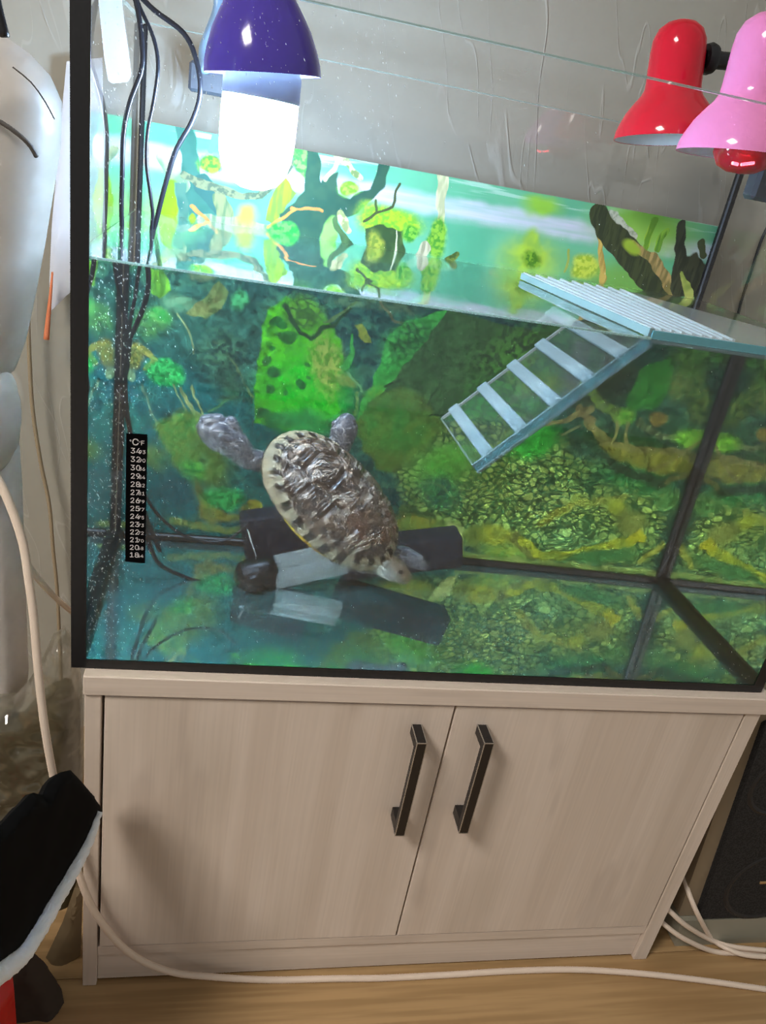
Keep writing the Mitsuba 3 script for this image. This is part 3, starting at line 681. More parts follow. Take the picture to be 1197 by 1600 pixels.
def poster_print(p, n, uv):
    """Flat print of a planted pool: driftwood, moss and leaves above a water line, roots and speckled leaves below."""
    wx = fbm(p.x * 55, p.z * 55, 1.0, 2) - 0.5
    wz = fbm(p.x * 55, p.z * 55, 9.0, 2) - 0.5
    X, Z = p.x + 0.010 * wx, p.z + 0.010 * wz
    low = smoothstep(0.25, 0.75, fbm(p.x * 18, p.z * 18, 3.0, 2))
    mid = smoothstep(0.3, 0.7, fbm(p.x * 75, p.z * 75, 5.0, 2))
    fine = smoothstep(0.32, 0.68, fbm(p.x * 230, p.z * 230, 6.0, 2))
    d1, d2, w = voronoi(p.x * 92 + 1.3 * wx, p.z * 120 + 1.3 * wz)
    leaf = dr.clip(smoothstep(0.02, 0.5, d2 - d1) * (0.35 + 0.9 * w), 0, 1)
    streak = smoothstep(0.3, 0.7, fbm(p.x * 260, p.z * 50, 8.0, 2))
    field = [mi.Float(0), low, mid, fine, 1 - leaf, streak]
    tuft = fbm(p.x * 130 + 2 * wx, p.z * 160, 41.0, 3)
    vein = 1 - smoothstep(0.0, 0.035, dr.abs(fbm(p.x * 62 + 1.5 * wx, p.z * 40, 33.0, 3) - 0.5))
    # open water of the upper picture
    band = smoothstep(0.936, 0.953, p.z + 0.006 * wx) * (1 - smoothstep(0.962, 0.975, p.z + 0.006 * wx))
    ripple = fbm(p.x * 14, p.z * 190, 2.0, 3)
    c = mix(lin(108, 184, 146), lin(88, 168, 132), low)
    c = mix(c, lin(198, 204, 218), dr.clip(band * (0.45 + 0.8 * ripple), 0, 1))
    c = mix(c, lin(176, 214, 200), 0.7 * smoothstep(0.974, 0.985, p.z) * smoothstep(0.5, 0.68, ripple))
    under = mix(mix(lin(34, 62, 58), lin(44, 78, 64), low), lin(58, 98, 74), 0.6 * mid * fine)
    under = mix(under, lin(44, 62, 40), 0.5 * smoothstep(0.5, 0.7, p.x))
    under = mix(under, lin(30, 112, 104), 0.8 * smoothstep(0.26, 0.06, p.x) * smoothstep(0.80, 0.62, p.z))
    under = mix(under, lin(78, 120, 84), 0.55 * smoothstep(0.6, 0.75, fbm(p.x * 40, p.z * 52, 21.0, 3)))
    c = dr.select(p.z > 0.8895 + 0.002 * wz, c, under)
    for s in POSTER:
        if s[0] == 'b':
            _, (cx, cz), (a, b, e, f), ca, cb, fl, soft = s
            x, z = X - cx, Z - cz
            r = dr.sqrt(dr.square(a * x + b * z) + dr.square(e * x + f * z))
            m = 1 - smoothstep(1 - soft, 1 + soft, r)
        elif s[0] == 'p':
            _, q, ca, cb, fl, soft = s
            d, sign = mi.Float(1e9), mi.Float(1)
            for i in range(len(q)):
                (x0, z0), (x1, z1) = q[i], q[i - 1]
                ex, ez = x1 - x0, z1 - z0
                ux, uz = X - x0, Z - z0
                t = dr.clip((ux * ex + uz * ez) / (ex * ex + ez * ez), 0, 1)
                d = dr.minimum(d, dr.square(ux - ex * t) + dr.square(uz - ez * t))
                c1, c2, c3 = Z >= z0, Z < z1, ex * uz > ez * ux
                flip = (c1 & c2 & c3) | (~c1 & ~c2 & ~c3)
                sign = dr.select(flip, -sign, sign)
            m = 1 - smoothstep(-soft, soft, sign * dr.sqrt(d))
        else:
            _, q, (r0, r1), ca, cb, fl, soft = s
            best = mi.Float(1e9)
            n_ = len(q) - 1
            for i in range(n_):
                (x0, z0), (x1, z1) = q[i], q[i + 1]
                ex, ez = x1 - x0, z1 - z0
                ux, uz = X - x0, Z - z0
                t = dr.clip((ux * ex + uz * ez) / (ex * ex + ez * ez), 0, 1)
                best = dr.minimum(best, dr.sqrt(dr.square(ux - ex * t) + dr.square(uz - ez * t)) - (r0 + (r1 - r0) * (i + t) / n_))
            m = 1 - smoothstep(-soft, soft, best)
        col = mi.Color3f(lin(*ca)) if fl == 0 or ca == cb else mix(lin(*ca), lin(*cb), field[fl])
        c = c * (1 - m) + col * m
    deep = dr.select(p.z > 0.8895, 0.0, 1.0)
    c = c * (1 + deep * 1.2 * (tuft - 0.5) * (0.4 + low))
    c = mix(c, c * 1.5 + mi.Color3f(lin(56, 58, 30)), deep * 0.3 * vein * mid)
    c = c * (1 + 0.3 * deep * (fine - 0.5))
    grey = mi.luminance(c)
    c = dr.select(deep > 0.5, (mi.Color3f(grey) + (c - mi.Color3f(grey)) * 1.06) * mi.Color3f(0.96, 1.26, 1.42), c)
    return dr.clip(c, 0.004, 1)


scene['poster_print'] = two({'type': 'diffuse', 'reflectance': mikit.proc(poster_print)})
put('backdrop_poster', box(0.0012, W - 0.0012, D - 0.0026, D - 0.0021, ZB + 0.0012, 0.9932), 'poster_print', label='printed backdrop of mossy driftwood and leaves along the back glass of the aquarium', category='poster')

# ---------------------------------------------------------------- basking platform with its ramp
scene['frosted'] = {'type': 'principledthin', 'base_color': {'type': 'rgb', 'value': [0.64, 0.72, 0.74]}, 'diff_trans': 1.0, 'roughness': 0.5, 'spec_trans': 0.0}
scene['frosted_clear'] = {'type': 'blendbsdf', 'weight': 0.3, 'bsdf_0': CLEAR, 'bsdf_1': {'type': 'ref', 'id': 'frosted'}}


def ramp_dirt(p, n, uv):
    d = specks(p.x + p.z, p.y, 0.004, 43, 0.5, 0.2) + specks(p.x + p.z, p.y, 0.0025, 53, 0.4, 0.2)
    return dr.clip(0.05 + 0.4 * d, 0, 0.6)


scene['ramp_glass'] = {'type': 'blendbsdf', 'weight': mikit.proc(ramp_dirt), 'bsdf_0': {'type': 'thindielectric', 'int_ior': 1.15}, 'bsdf_1': {'type': 'ref', 'id': 'frosted'}}
plastic('teal_edge', (84, 146, 158), 0.25)
plastic('pale_edge', (118, 144, 148), 0.3)
say('basking_platform', 'clear plastic turtle basking platform with a sloping ribbed ramp at the water surface', 'platform')
PL = 0.0085
deck = sg.Polygon([(0.5125, 0.004), (0.484, 0.300), (0.634, 0.288), (0.724, 0.140), (0.775, 0.06), (0.775, 0.004)])


def slab(poly, z0, z1):
    m = trimesh.creation.extrude_polygon(poly, z1 - z0, engine='earcut')
    m.apply_translation((0, 0, z0))
    return m


dz0, dz1 = ZW + 0.0010, ZW + 0.0075
dp = np.array(deck.exterior.coords)[:-1]
put('basking_platform__deck', (np.c_[dp, np.full(len(dp), dz1)], np.array([[0, 1, 2], [0, 2, 3], [0, 3, 4], [0, 4, 5]])), 'frosted_clear')
put('basking_platform__front_edge', box(0.5125, 0.775, 0.0022, 0.0045, dz0 - 0.002, dz1, 0.0004), 'teal_edge', label='teal front edge')
put('basking_platform__front_lip', box(0.5125, 0.775, 0.0018, 0.0050, dz0 - 0.0052, dz0 - 0.0022, 0.0004), 'pale_edge')
for i in range(9):
    t = i / 22
    a, b = np.array([0.5125 + t * 0.24, 0.006]), np.array([0.4845 + t * 0.36, 0.298 - 0.02 * t])
    l = sg.LineString([a, b]).intersection(deck)
    if l.length < 0.03:
        continue
    q = np.array(l.coords)
    put(num('basking_platform__rib', i), slab(sg.LineString(q).buffer(0.0017, cap_style=2), dz1 - 0.001, dz1 + 0.0022), 'frosted')
put('basking_platform__side_edge', slab(sg.LineString([(0.5125, 0.005), (0.484, 0.300)]).buffer(0.0028, cap_style=2), dz0, dz1 + 0.001), 'pale_edge')
RA, RB = np.array([0.373, 0.745]), np.array([0.5115, 0.8895])      # foot and head of the ramp in x, z
rd = (RB - RA) / np.linalg.norm(RB - RA)
rn = np.array([-rd[1], rd[0]])
RY0, RY1 = 0.0065, 0.205


def ramp_box(s0, s1, y0, y1, h0, h1, b=0.0):
    L_ = np.linalg.norm(RB - RA)
    m = box(s0 * L_, s1 * L_, y0, y1, h0, h1, b)
    v = np.asarray(m.vertices)
    xz = RA + v[:, :1] * rd + v[:, 2:] * rn
    m.vertices = np.stack([xz[:, 0], v[:, 1], xz[:, 1]], 1)
    return m


q = [(*RA, RY0), (*RB, RY0), (*RB, RY1), (*RA, RY1)]
put('basking_platform__ramp_plate', (np.array([(a, c, b) for a, b, c in q]), np.array([[0, 1, 2], [0, 2, 3]])), 'ramp_glass', label='clear sloping ramp plate with dried drops')
put('basking_platform__ramp_edge', ramp_box(-0.01, 1.0, RY0 - 0.002, RY0 + 0.0005, -0.0040, 0.0030, 0.0005), 'teal_edge', label='teal ramp edge')
put('basking_platform__ramp_edge__light_border', joined(ramp_box(-0.012, 1.0, RY0 - 0.0024, RY0 + 0.0008, -0.0078, -0.0041, 0.0004), ramp_box(-0.012, 1.0, RY0 - 0.0024, RY0 + 0.0008, 0.0031, 0.0046, 0.0004)), 'pale_edge')
put('basking_platform__ramp_back_edge', ramp_box(0.0, 1.0, RY1 - 0.001, RY1 + 0.002, -0.0015, 0.0015), 'frosted')
put('basking_platform__ramp_foot_edge', ramp_box(-0.012, -0.002, RY0, RY1, -0.0015, 0.0015), 'frosted_clear')
for i, s in enumerate((0.085, 0.285, 0.49, 0.68, 0.87)):
    put(num('basking_platform__rung', i), ramp_box(s - 0.033, s + 0.033, RY0 + 0.002, RY1 - 0.002, 0.0004, 0.0058, 0.001), 'rung', label='pale frosted rung')
scene['rung'] = {'type': 'principledthin', 'base_color': {'type': 'rgb', 'value': [0.50, 0.64, 0.68]}, 'diff_trans': 0.8, 'roughness': 0.4, 'spec_trans': 0.0}

# ---------------------------------------------------------------- thermometer strip on the pane
matt('strip_black', 10, 10, 11)
matt('strip_print', 176, 172, 172)
say('thermometer_strip', 'black stick-on aquarium thermometer strip with pale numbers on the front glass', 'thermometer')
tl, tr, bl, br = (at(*q, -0.0006) for q in ((197.5, 677), (230.5, 679), (195.5, 877), (226.5, 880)))
UX, UZ = (tr - tl), (bl - tl)
o = np.array([tl, bl, br, tr])
strip = joined(trimesh.Trimesh(np.vstack([o + (0, -0.0004, 0), o + (0, 0.0003, 0)]), [[0, 1, 2], [0, 2, 3], [4, 6, 5], [4, 7, 6], [0, 4, 5], [0, 5, 1], [1, 5, 6], [1, 6, 2], [2, 6, 7], [2, 7, 3], [3, 7, 4], [3, 4, 0]], process=False))
put('thermometer_strip__backing', strip, 'strip_black')
wdt, hgt = np.linalg.norm(UX), np.linalg.norm(UZ)
ux, uz = UX / wdt, -UZ / hgt


def print_text(t, x, z, h, bold=True):
    m = meshkit.text_mesh(t, h, 0.0002, bold)
    v = np.asarray(m.vertices)
    m.vertices = tl + (x * ux) + ((-z) * uz) + v[:, :1] * ux + v[:, 1:2] * uz + np.c_[v[:, 0] * 0, -0.0005 - v[:, 2], v[:, 0] * 0]
    m.faces = m.faces[:, ::-1] if False else m.faces
    return m


put('thermometer_strip__unit_mark', joined(print_text('o', 0.0028, 0.0072, 0.0020), print_text('C', 0.0046, 0.0105, 0.0060), print_text('o', 0.0108, 0.0078, 0.0016), print_text('F', 0.0122, 0.0102, 0.0042)), 'strip_print')
rows = [('34', '93'), ('32', '90'), ('30', '86'), ('29', '84'), ('28', '82'), ('27', '81'), ('26', '79'), ('25', '77'), ('24', '75'), ('23', '73'), ('22', '72'), ('21', '70'), ('20', '68'), ('18', '64')]
for i, (c, f) in enumerate(rows):
    z = 0.0185 + i * (hgt - 0.0235) / 13
    put(num('thermometer_strip__reading', i), joined(print_text(c, 0.0035, z, 0.0052), print_text(f, 0.0108, z, 0.0034)), 'strip_print')

# ---------------------------------------------------------------- the turtle
TY = 0.150
tail, nose = in_water(437, 690, TY + 0.012), in_water(608, 868, TY - 0.012)
view = in_water(525, 780, TY + 0.05) - in_water(525, 780, TY - 0.05)
view /= np.linalg.norm(view)
F = nose - tail
LEN = np.linalg.norm(F) * 1.0
F /= LEN
side = np.cross(view, F)                      # across the picture, to the upper right or lower left
side /= np.linalg.norm(side)
if side[2] < 0:
    side = -side
tilt = math.radians(33)
N = -view * math.cos(tilt) + side * math.sin(tilt)
N -= F * np.dot(N, F)
N /= np.linalg.norm(N)
Lf = np.cross(N, F)
TC = in_water(519, 786, TY)
HL, HW, HH = LEN / 2 * 1.06, 0.064, 0.046


def outline(a):
    """Half width and half length of the shell in direction a (0 = head)."""
    w = 1 + 0.07 * np.cos(2 * a) - 0.05 * np.cos(a)
    return np.cos(a) * HL, np.sin(a) * HW * w


NA, NR = 380, 120
a = np.arange(NA) * 2 * np.pi / NA
rr = np.linspace(0, 1, NR) ** 0.85
ox, oy = outline(a)
px, py = np.outer(rr, ox), np.outer(rr, oy)
lx, ly = px / HL, py / HW
dist = np.full(lx.shape, 9.0)


def groove(p, q):
    global dist
    p, q = np.array(p), np.array(q)
    e_ = q - p
    t = np.clip(((lx - p[0]) * e_[0] + (ly - p[1]) * e_[1]) / (e_ @ e_), 0, 1)
    dist = np.minimum(dist, np.hypot(lx - p[0] - t * e_[0], (ly - p[1] - t * e_[1]) * 0.62))


vx = [0.80, 0.52, 0.16, -0.22, -0.56, -0.82]
vw = [0.22, 0.30, 0.33, 0.33, 0.26, 0.16]
for i in range(1, 5):
    groove((vx[i], -vw[i] * 0.85), (vx[i], vw[i] * 0.85))
for s in (-1, 1):
    for i in range(5):
        xm, wm = (vx[i] + vx[i + 1]) / 2, max(vw[i], vw[i + 1]) * 1.12
        groove((vx[i], s * vw[i] * 0.85), (xm, s * wm))
        groove((xm, s * wm), (vx[i + 1], s * vw[i + 1] * 0.85))
    for i in range(5):
        xm, wm = (vx[i] + vx[i + 1]) / 2, max(vw[i], vw[i + 1]) * 1.12
        if 0 <= i <= 4:
            ang = math.atan2(0.82 * math.sqrt(max(0.02, 1 - (xm / 0.86) ** 2)), xm)
            groove((xm, s * wm), (0.82 * math.cos(ang), s * 0.84 * math.sin(ang)))
r2 = np.broadcast_to(rr[:, None], lx.shape)
inner = dist.copy()
dist = np.minimum(dist, np.abs(r2 - 0.855) * 0.9)
aa = np.broadcast_to(a[None], lx.shape)
k24 = np.abs(((aa / (2 * np.pi) * 25 + 0.5) % 1) - 0.5) / 25 * 2 * np.pi * 0.9
dist = np.where(r2 > 0.855, np.minimum(dist, k24), dist)
dome = HH * (np.clip(1 - r2 ** 2.3, 0, 1) ** 0.62) * (1 + 0.06 * np.cos(aa))
keel = 0.0025 * np.exp(-(ly / 0.12) ** 2) * (0.6 + 0.4 * np.cos(lx * 17)) * (r2 < 0.83)
fine = 0.0016 * (meshkit.fbm(np.stack([lx * 6, ly * 6, lx * 0], -1), 3, 3) - 0.5) + 0.0007 * np.sin(dist * 150) * np.exp(-dist * 9)
gr = -0.0038 * np.exp(-(dist / 0.024) ** 2)
wav = 0.0018 * np.cos(aa * 25) * np.clip((r2 - 0.86) / 0.14, 0, 1)
z_ = dome + keel + fine + gr + wav
v = np.stack([px, py, z_], -1).reshape(-1, 3)
idx = np.arange(NR * NA).reshape(NR, NA)
f = np.vstack([np.stack([idx[:-1], idx[1:], np.roll(idx, -1, 1)[1:]], -1).reshape(-1, 3), np.stack([idx[:-1], np.roll(idx, -1, 1)[1:], np.roll(idx, -1, 1)[:-1]], -1).reshape(-1, 3)])
lx_, ly_ = lx.reshape(-1), ly.reshape(-1)
# underside of the rim turned in, so that the shell has a lip
lip = np.stack([px[-1] * 0.90, py[-1] * 0.90, z_[-1] - 0.0075], -1)
v = np.vstack([v, lip])
li, ei = np.arange(NA) + NR * NA, idx[-1]
f = np.vstack([f, np.stack([ei, li, np.roll(li, -1)], 1), np.stack([ei, np.roll(li, -1), np.roll(ei, -1)], 1)])
uv = np.vstack([np.c_[lx_, ly_], np.c_[lx[-1] * 0.985, ly[-1] * 0.985]])
shell = frame_mesh(trimesh.Trimesh(v, f, process=False), F, Lf, N, TC)


def shell_colour(p, n, uv):
    x, y = uv.x, uv.y
    r = dr.sqrt(dr.square(x) + dr.square(y))
    wx = noise(x * 5, y * 5, 3.0) - 0.5
    stripe = fbm(x * 26 + 3.5 * wx, y * 7 + 3 * wx, 2.0, 3)
    blot = fbm(x * 9, y * 9, 8.0, 3)
    c = mix(lin(58, 46, 38), lin(106, 86, 70), smoothstep(0.3, 0.7, blot))
    c = mix(c, lin(204, 190, 176), 0.85 * smoothstep(0.55, 0.64, stripe))
    c = mix(c, lin(30, 27, 26), 0.85 * smoothstep(0.56, 0.63, fbm(x * 15 + 4, y * 17, 5.0, 3)))
    c = mix(c, lin(106, 66, 46), 0.5 * smoothstep(0.5, 0.7, fbm(x * 3, y * 3, 15.0, 2)) * smoothstep(-0.1, 0.4, x))
    hair = 1 - smoothstep(0.0, 0.05, dr.abs(fbm(x * 19, y * 19, 31.0, 3) - 0.5))
    c = mix(c, lin(182, 174, 172), 0.5 * hair)
    a = dr.atan2(y, x)
    s_ = a * (25 / (2 * math.pi)) + 0.5
    cell = dr.abs(s_ - dr.floor(s_) - 0.5) + 0.16 * (noise(a * 30, r * 40, 4.0) - 0.5)
    dark = smoothstep(0.27, 0.20, cell) * smoothstep(0.985, 0.95, r + 0.03 * noise(a * 20, 1.0, 6.0))
    edge = mix(lin(168, 160, 134), lin(26, 24, 22), dark)
    return mix(c, edge, 0.92 * smoothstep(0.85, 0.865, r))


scene['shell'] = two({'type': 'principled', 'base_color': mikit.proc(shell_colour), 'roughness': 0.3, 'specular': 0.6})


HEAD = in_water(616, 890, TY - 0.021)


def skin_colour(p, n, uv):
    w = fbm(p.x * 130, p.z * 130, p.y * 130, 2)
    l = 1 - smoothstep(0.0, 0.06, dr.abs(fbm(p.x * 170 + 2 * w, p.z * 260, p.y * 170, 2) - 0.5))
    c = mix(lin(66, 70, 82), lin(104, 108, 120), w)
    c = mix(c, lin(206, 210, 216), 0.75 * l)
    hx, hy, hz = (float(t) for t in HEAD)
    d = dr.sqrt(dr.square(p.x - hx) + dr.square(p.y - hy) + dr.square(p.z - hz))
    below = (p.x - hx) * float(-side[0]) + (p.z - hz) * float(-side[2])
    band = smoothstep(0.44, 0.54, noise(below * 420, 3.0, d * 30))
    pale = mix(lin(120, 128, 122), lin(214, 220, 216), band)
    crown = mix(lin(110, 92, 76), lin(150, 132, 112), w)
    c = mix(c, mix(crown, pale, smoothstep(-0.004, 0.001, below)), smoothstep(0.036, 0.028, d))
    return c


scene['turtle_skin'] = two({'type': 'principled', 'base_color': mikit.proc(skin_colour), 'roughness': 0.4, 'specular': 0.5})
PXM = 1.0 / 1295                                # metres per picture pixel at the turtle


def tw(x, y, dy=0.0, r=10):
    return in_water(x, y, TY + dy), r * PXM


skin = blob_chain([
    [tw(470, 735, .030, 34), tw(560, 820, .022, 36)],                                         # trunk under the shell
    [tw(455, 735, .020, 20), tw(412, 722, .016, 16), tw(386, 716, .010, 16), tw(366, 694, .006, 21), tw(344, 676, .004, 22)],     # hind leg stretched back
    [tw(360, 684, .006, 16), tw(340, 660, .004, 13), tw(324, 660, .004, 12)], [tw(352, 690, .004, 16), tw(326, 674, .002, 15), tw(318, 668, .002, 10)],
    [tw(356, 698, .004, 14), tw(334, 690, .002, 11), tw(324, 684, .002, 8)], [tw(370, 690, .006, 14), tw(360, 662, .004, 11)],
    [tw(520, 712, .045, 20), tw(533, 690, .045, 18), tw(538, 672, .045, 20), tw(541, 660, .045, 14)],                  # other hind leg
    [tw(536, 682, .045, 12), tw(551, 668, .044, 8)], [tw(536, 676, .045, 12), tw(524, 662, .044, 6)],
    [tw(560, 840, .010, 30), tw(586, 868, -.008, 21), tw(598, 878, -.014, 20)], [tw(604, 884, -.018, 20), tw(618, 892, -.022, 18), tw(632, 902, -.023, 11)], [tw(598, 878, -.014, 19), tw(606, 885, -.018, 19)],  # neck and head
    [tw(590, 872, .024, 22), tw(630, 868, .030, 16), tw(650, 876, .030, 13), tw(662, 886, .030, 7)],                          # fore leg beyond the head
    [tw(520, 862, .012, 16), tw(550, 876, .004, 14), tw(575, 886, .000, 12), tw(590, 889, -.002, 8)],                   # near fore leg folded under the rim
    [tw(452, 706, .03, 10), tw(432, 690, .03, 5)],                                                                       # tail
], 0.0022, 8)
say('turtle', 'swimming turtle with a mottled brown shell and outstretched grey hind leg in the aquarium', 'turtle')
put('turtle__body', skin, 'turtle_skin', smooth=True, label='grey wrinkled skin')
pig = np.concatenate([np.exp(-(dist.reshape(-1) / 0.020) ** 2) * 0.85, np.zeros(NA)])
scene['groove_tint'] = two({'type': 'principled', 'base_color': mikit.proc(lambda p, n, uv: mix(lin(30, 26, 25), lin(178, 174, 176), smoothstep(0.70, 0.80, dr.sqrt(uv.x * uv.x + uv.y * uv.y)) * (1 - smoothstep(0.86, 0.9, dr.sqrt(uv.x * uv.x + uv.y * uv.y))))), 'roughness': 0.4})  # dark lines in the inner grooves, pale ones near the rim
scene['grooved_shell'] = {'type': 'blendbsdf', 'weight': {'type': 'mesh_attribute', 'name': 'vertex_color'}, 'bsdf_0': {'type': 'ref', 'id': 'shell'}, 'bsdf_1': {'type': 'ref', 'id': 'groove_tint'}}
put('turtle__carapace', shell, 'grooved_shell', smooth=True, uv=uv, color=np.repeat(pig[:, None], 3, 1), label='mottled brown shell with pale streaks')
yel = frame_mesh(puff([(HL * 0.9 * math.cos(t), HW * 0.86 * math.sin(t)) for t in np.linspace(0, 2 * np.pi, 40)[:-1]], 0.006, 0.02, 0.004), F, Lf, N, TC - N * 0.013)


def belly(p, n, uv):
    m = noise(p.x * 90, p.y * 90, p.z * 90)
    return mix(lin(226, 196, 64), lin(208, 122, 40), smoothstep(0.5, 0.75, m))


scene['belly'] = two({'type': 'principled', 'base_color': mikit.proc(belly), 'roughness': 0.4})
put('turtle__plastron', yel, 'belly', smooth=40, label='yellow belly plate')
plastic('eye_dark', (18, 18, 20), 0.1)
plastic('pale_stripe', (188, 198, 192), 0.4)
hd = tw(622, 892, -.023, 15.5)[0]
ey = trimesh.creation.icosphere(2, 0.0028)
ey.apply_translation(hd - view * 0.0125 + F * 0.002 + side * 0.001)
put('turtle__eye', ey, 'eye_dark', smooth=True, label='dark eye')
# ---------------------------------------------------------------- filter on the tank floor
FY = 0.285
say('aquarium_filter', 'black submersible filter with a clear corrugated tube lying on the aquarium floor', 'filter')
plastic('sponge', (24, 28, 40), 0.75)
scene['tube_clear'] = {'type': 'blendbsdf', 'weight': 0.5, 'bsdf_0': {'type': 'thindielectric', 'int_ior': 1.15}, 'bsdf_1': {'type': 'ref', 'id': 'frosted'}}
fa, fb = in_water(402, 897, 0.255), in_water(515, 872, 0.275)
ax = fb - fa
tl_ = np.linalg.norm(ax)
ax /= tl_
put('aquarium_filter__pump_head', pose(lathe([(0, -.026), (.012, -.026), (.020, -.020), (.022, -.008), (.0225, .012), (.020, .020), (.016, .024), (0, .024)], 40), ax, fa), 'black_plastic', smooth=35)
put('aquarium_filter__pump_head__suction_cup', pose(lathe([(0, 0), (.008, 0), (.013, .006), (.011, .010), (.004, .012), (0, .012)], 24), (0.1, -1, -0.1), fa + np.array([-.004, -.022, -.002])), 'black_plastic', smooth=35)
prof = [(0, .020)]
for i in range(34):
    s = .022 + i * (tl_ - 0.0) / 34
    prof.append((.0150 + .0012 * (i % 2), s))
prof.append((0, prof[-1][1]))
for i, off in enumerate(((0, 0, 0.008), (0.002, -0.012, -0.009))):
    put(num('aquarium_filter__clear_tube', i), pose(lathe(np.array(prof) * (0.78, 1), 28), ax, fa + np.array(off)), 'tube_clear', smooth=20, label='clear corrugated tube')
sl = math.atan2(0.036, 0.150)


def tilted_box(x0, zlow, length, y0, y1, h, ang, b=0.003):
    m = box(0, length, y0, y1, 0, h, b)
    m.apply_transform(trimesh.transformations.rotation_matrix(-ang, [0, 1, 0]))
    m.apply_translation((x0, 0, zlow))
    return m


put('aquarium_filter__sponge_block', tilted_box(0.300, ZB + 0.006, 0.160, 0.275, 0.325, 0.046, math.radians(12.5)), 'sponge', label='long dark filter sponge block')
for i, (u, w_) in enumerate(((0.03, 0.03), (0.05, 0.022), (0.035, 0.012))):
    c = np.array([0.300 + u, 0.2745, ZB + 0.008 + w_ + u * 0.2])
    put(num('aquarium_filter__sponge_block__suction_cup', i), pose(lathe([(0, 0), (.006, 0), (.0075, .0015), (.004, .003), (0, .0032)], 20), (0, -1, 0), c), 'black_plastic', smooth=35)
say('filter_box', 'black box filter standing behind the turtle on the aquarium floor', 'filter')
put('filter_box__case', tilted_box(0.172, ZB + 0.018, 0.100, 0.292, 0.335, 0.058, math.radians(14)), 'sponge')
put('filter_box__edge_strip', tube([in_water(387, 828, 0.288), in_water(401, 872, 0.288)], 0.0011, 6), 'white_plastic', label='thin white edge')

# ---------------------------------------------------------------- cords hanging into the water
cord_label = {0: 'black power cord hanging straight down the left end of the aquarium', 1: 'black power cord, thin and wavy, second from the left in the aquarium', 2: 'black power cord bowing furthest right before it dives to the filter'}
CY = 0.215
paths = [
    ([(206, -25), (217, 25), (222, 70), (221, 110), (203, 160), (193, 210), (191, 280), (190, 330)], [(181, 425), (193, 480), (199, 520), (198, 560), (190, 600), (196, 640), (203, 672), (214, 740), (226, 800), (250, 862)], 0.0024),
    ([(207, -22), (218, 10), (240, 60), (247, 105), (240, 160), (231, 205), (229, 255), (236, 310), (238, 345)], [(216, 430), (211, 465), (204, 500), (199, 545), (196, 580), (199, 640), (212, 720), (236, 790), (290, 838), (350, 845), (388, 818)], 0.0019),
    ([(206, -20), (240, 15), (287, 52), (307, 95), (313, 145), (300, 190), (275, 235), (258, 290), (243, 350), (237, 375)], [(232, 432), (228, 468), (213, 508), (203, 530), (199, 570), (191, 612), (201, 660), (215, 760), (240, 868), (285, 900), (330, 911), (384, 909)], 0.0026),
]
for i, (up_, dn, r) in enumerate(paths):
    p = [at(*q, CY + 0.012 * i) for q in up_] + [in_water(*q, CY + 0.012 * i + (0.03 * max(0, j - 6) / 5)) for j, q in enumerate(dn)]
    put(num('power_cord', i), tube(p, r, 10, 0.005), 'cord_black', smooth=True, label=cord_label[i], category='cord')
scene['milky_plastic'] = {'type': 'principledthin', 'base_color': {'type': 'rgb', 'value': [0.82, 0.86, 0.92]}, 'diff_trans': 1.0, 'roughness': 0.4, 'spec_trans': 0.0}
put('white_plastic_tab', puff_at([(150, -40), (158, 40), (163, 90), (169, 126), (174, 131), (200, 128), (206, 119), (201, 80), (194, 30), (186, -40)], 0.09, 0.0012, 0.006, 0.004), 'milky_plastic', smooth=50,
    label='white plastic tab hanging over the left rim of the aquarium', category='tab')

# ---------------------------------------------------------------- lamps


def shade(R, k=1.0):
    """Bell shade with a cylindrical neck and domed cap; origin at the rim's centre, z up the neck."""
    out = [(R, 0), (R * 0.985, .010 * k), (R * 0.93, .022 * k), (R * 0.83, .038 * k), (R * 0.70, .052 * k), (R * 0.585, .063 * k), (R * 0.53, .072 * k), (R * 0.52, .082 * k), (R * 0.51, .125 * k), (R * 0.49, .142 * k), (R * 0.41, .156 * k), (R * 0.27, .165 * k), (R * 0.1, .169 * k), (0, .170 * k)]
    inn = [(0, .1675 * k), (R * 0.26, .162 * k), (R * 0.47, .140 * k), (R * 0.49, .085 * k), (R * 0.51, .072 * k), (R * 0.565, .0625 * k), (R * 0.68, .051 * k), (R * 0.81, .0365 * k), (R * 0.91, .021 * k), (R * 0.965, .010 * k), (R * 0.982, 0.0004)]
    return lathe(out, 64), lathe([(R, 0)] + [(R * 0.982, 0.0004)], 64), lathe(inn, 64)


def lamp(name, label, enamel, R, k, axis, rim):
    say(name, label, 'lamp')
    o_, r_, i_ = shade(R, k)
    put(name + '__shade', pose(joined(o_, r_), axis, rim), enamel, smooth=40)
    put(name + '__shade__lining', pose(i_, axis, rim), 'white_inside', smooth=40, label='white lining')


# purple lamp
PR = (at(318, 122, 0.2) + at(502, 112, 0.2)) / 2
PA = np.array([-0.13, -0.02, 1.0])
PA /= np.linalg.norm(PA)
lamp('purple_lamp', 'purple bell-shaped clamp lamp with a glowing white bulb over the aquarium', 'purple_enamel', 0.0565, 0.98, PA, PR)
BA = np.array([0.005, 0.0, 1.0])
BP = at(402, 214, 0.2)
scene['bulb_glow'] = two({'type': 'diffuse', 'reflectance': {'type': 'rgb', 'value': [0.8, 0.8, 0.8]}})
put('purple_lamp__bulb', pose(lathe([(0, -.050), (.012, -.0485), (.024, -.043), (.032, -.033), (.0365, -.018), (.0378, 0), (.0378, .024), (.0372, .034)], 48), BA, BP), 'bulb_glow', smooth=40, label='large glowing white bulb',
    emitter={'type': 'area', 'radiance': {'type': 'rgb', 'value': LED_BULB.tolist()}, 'sampling_weight': 2.5})
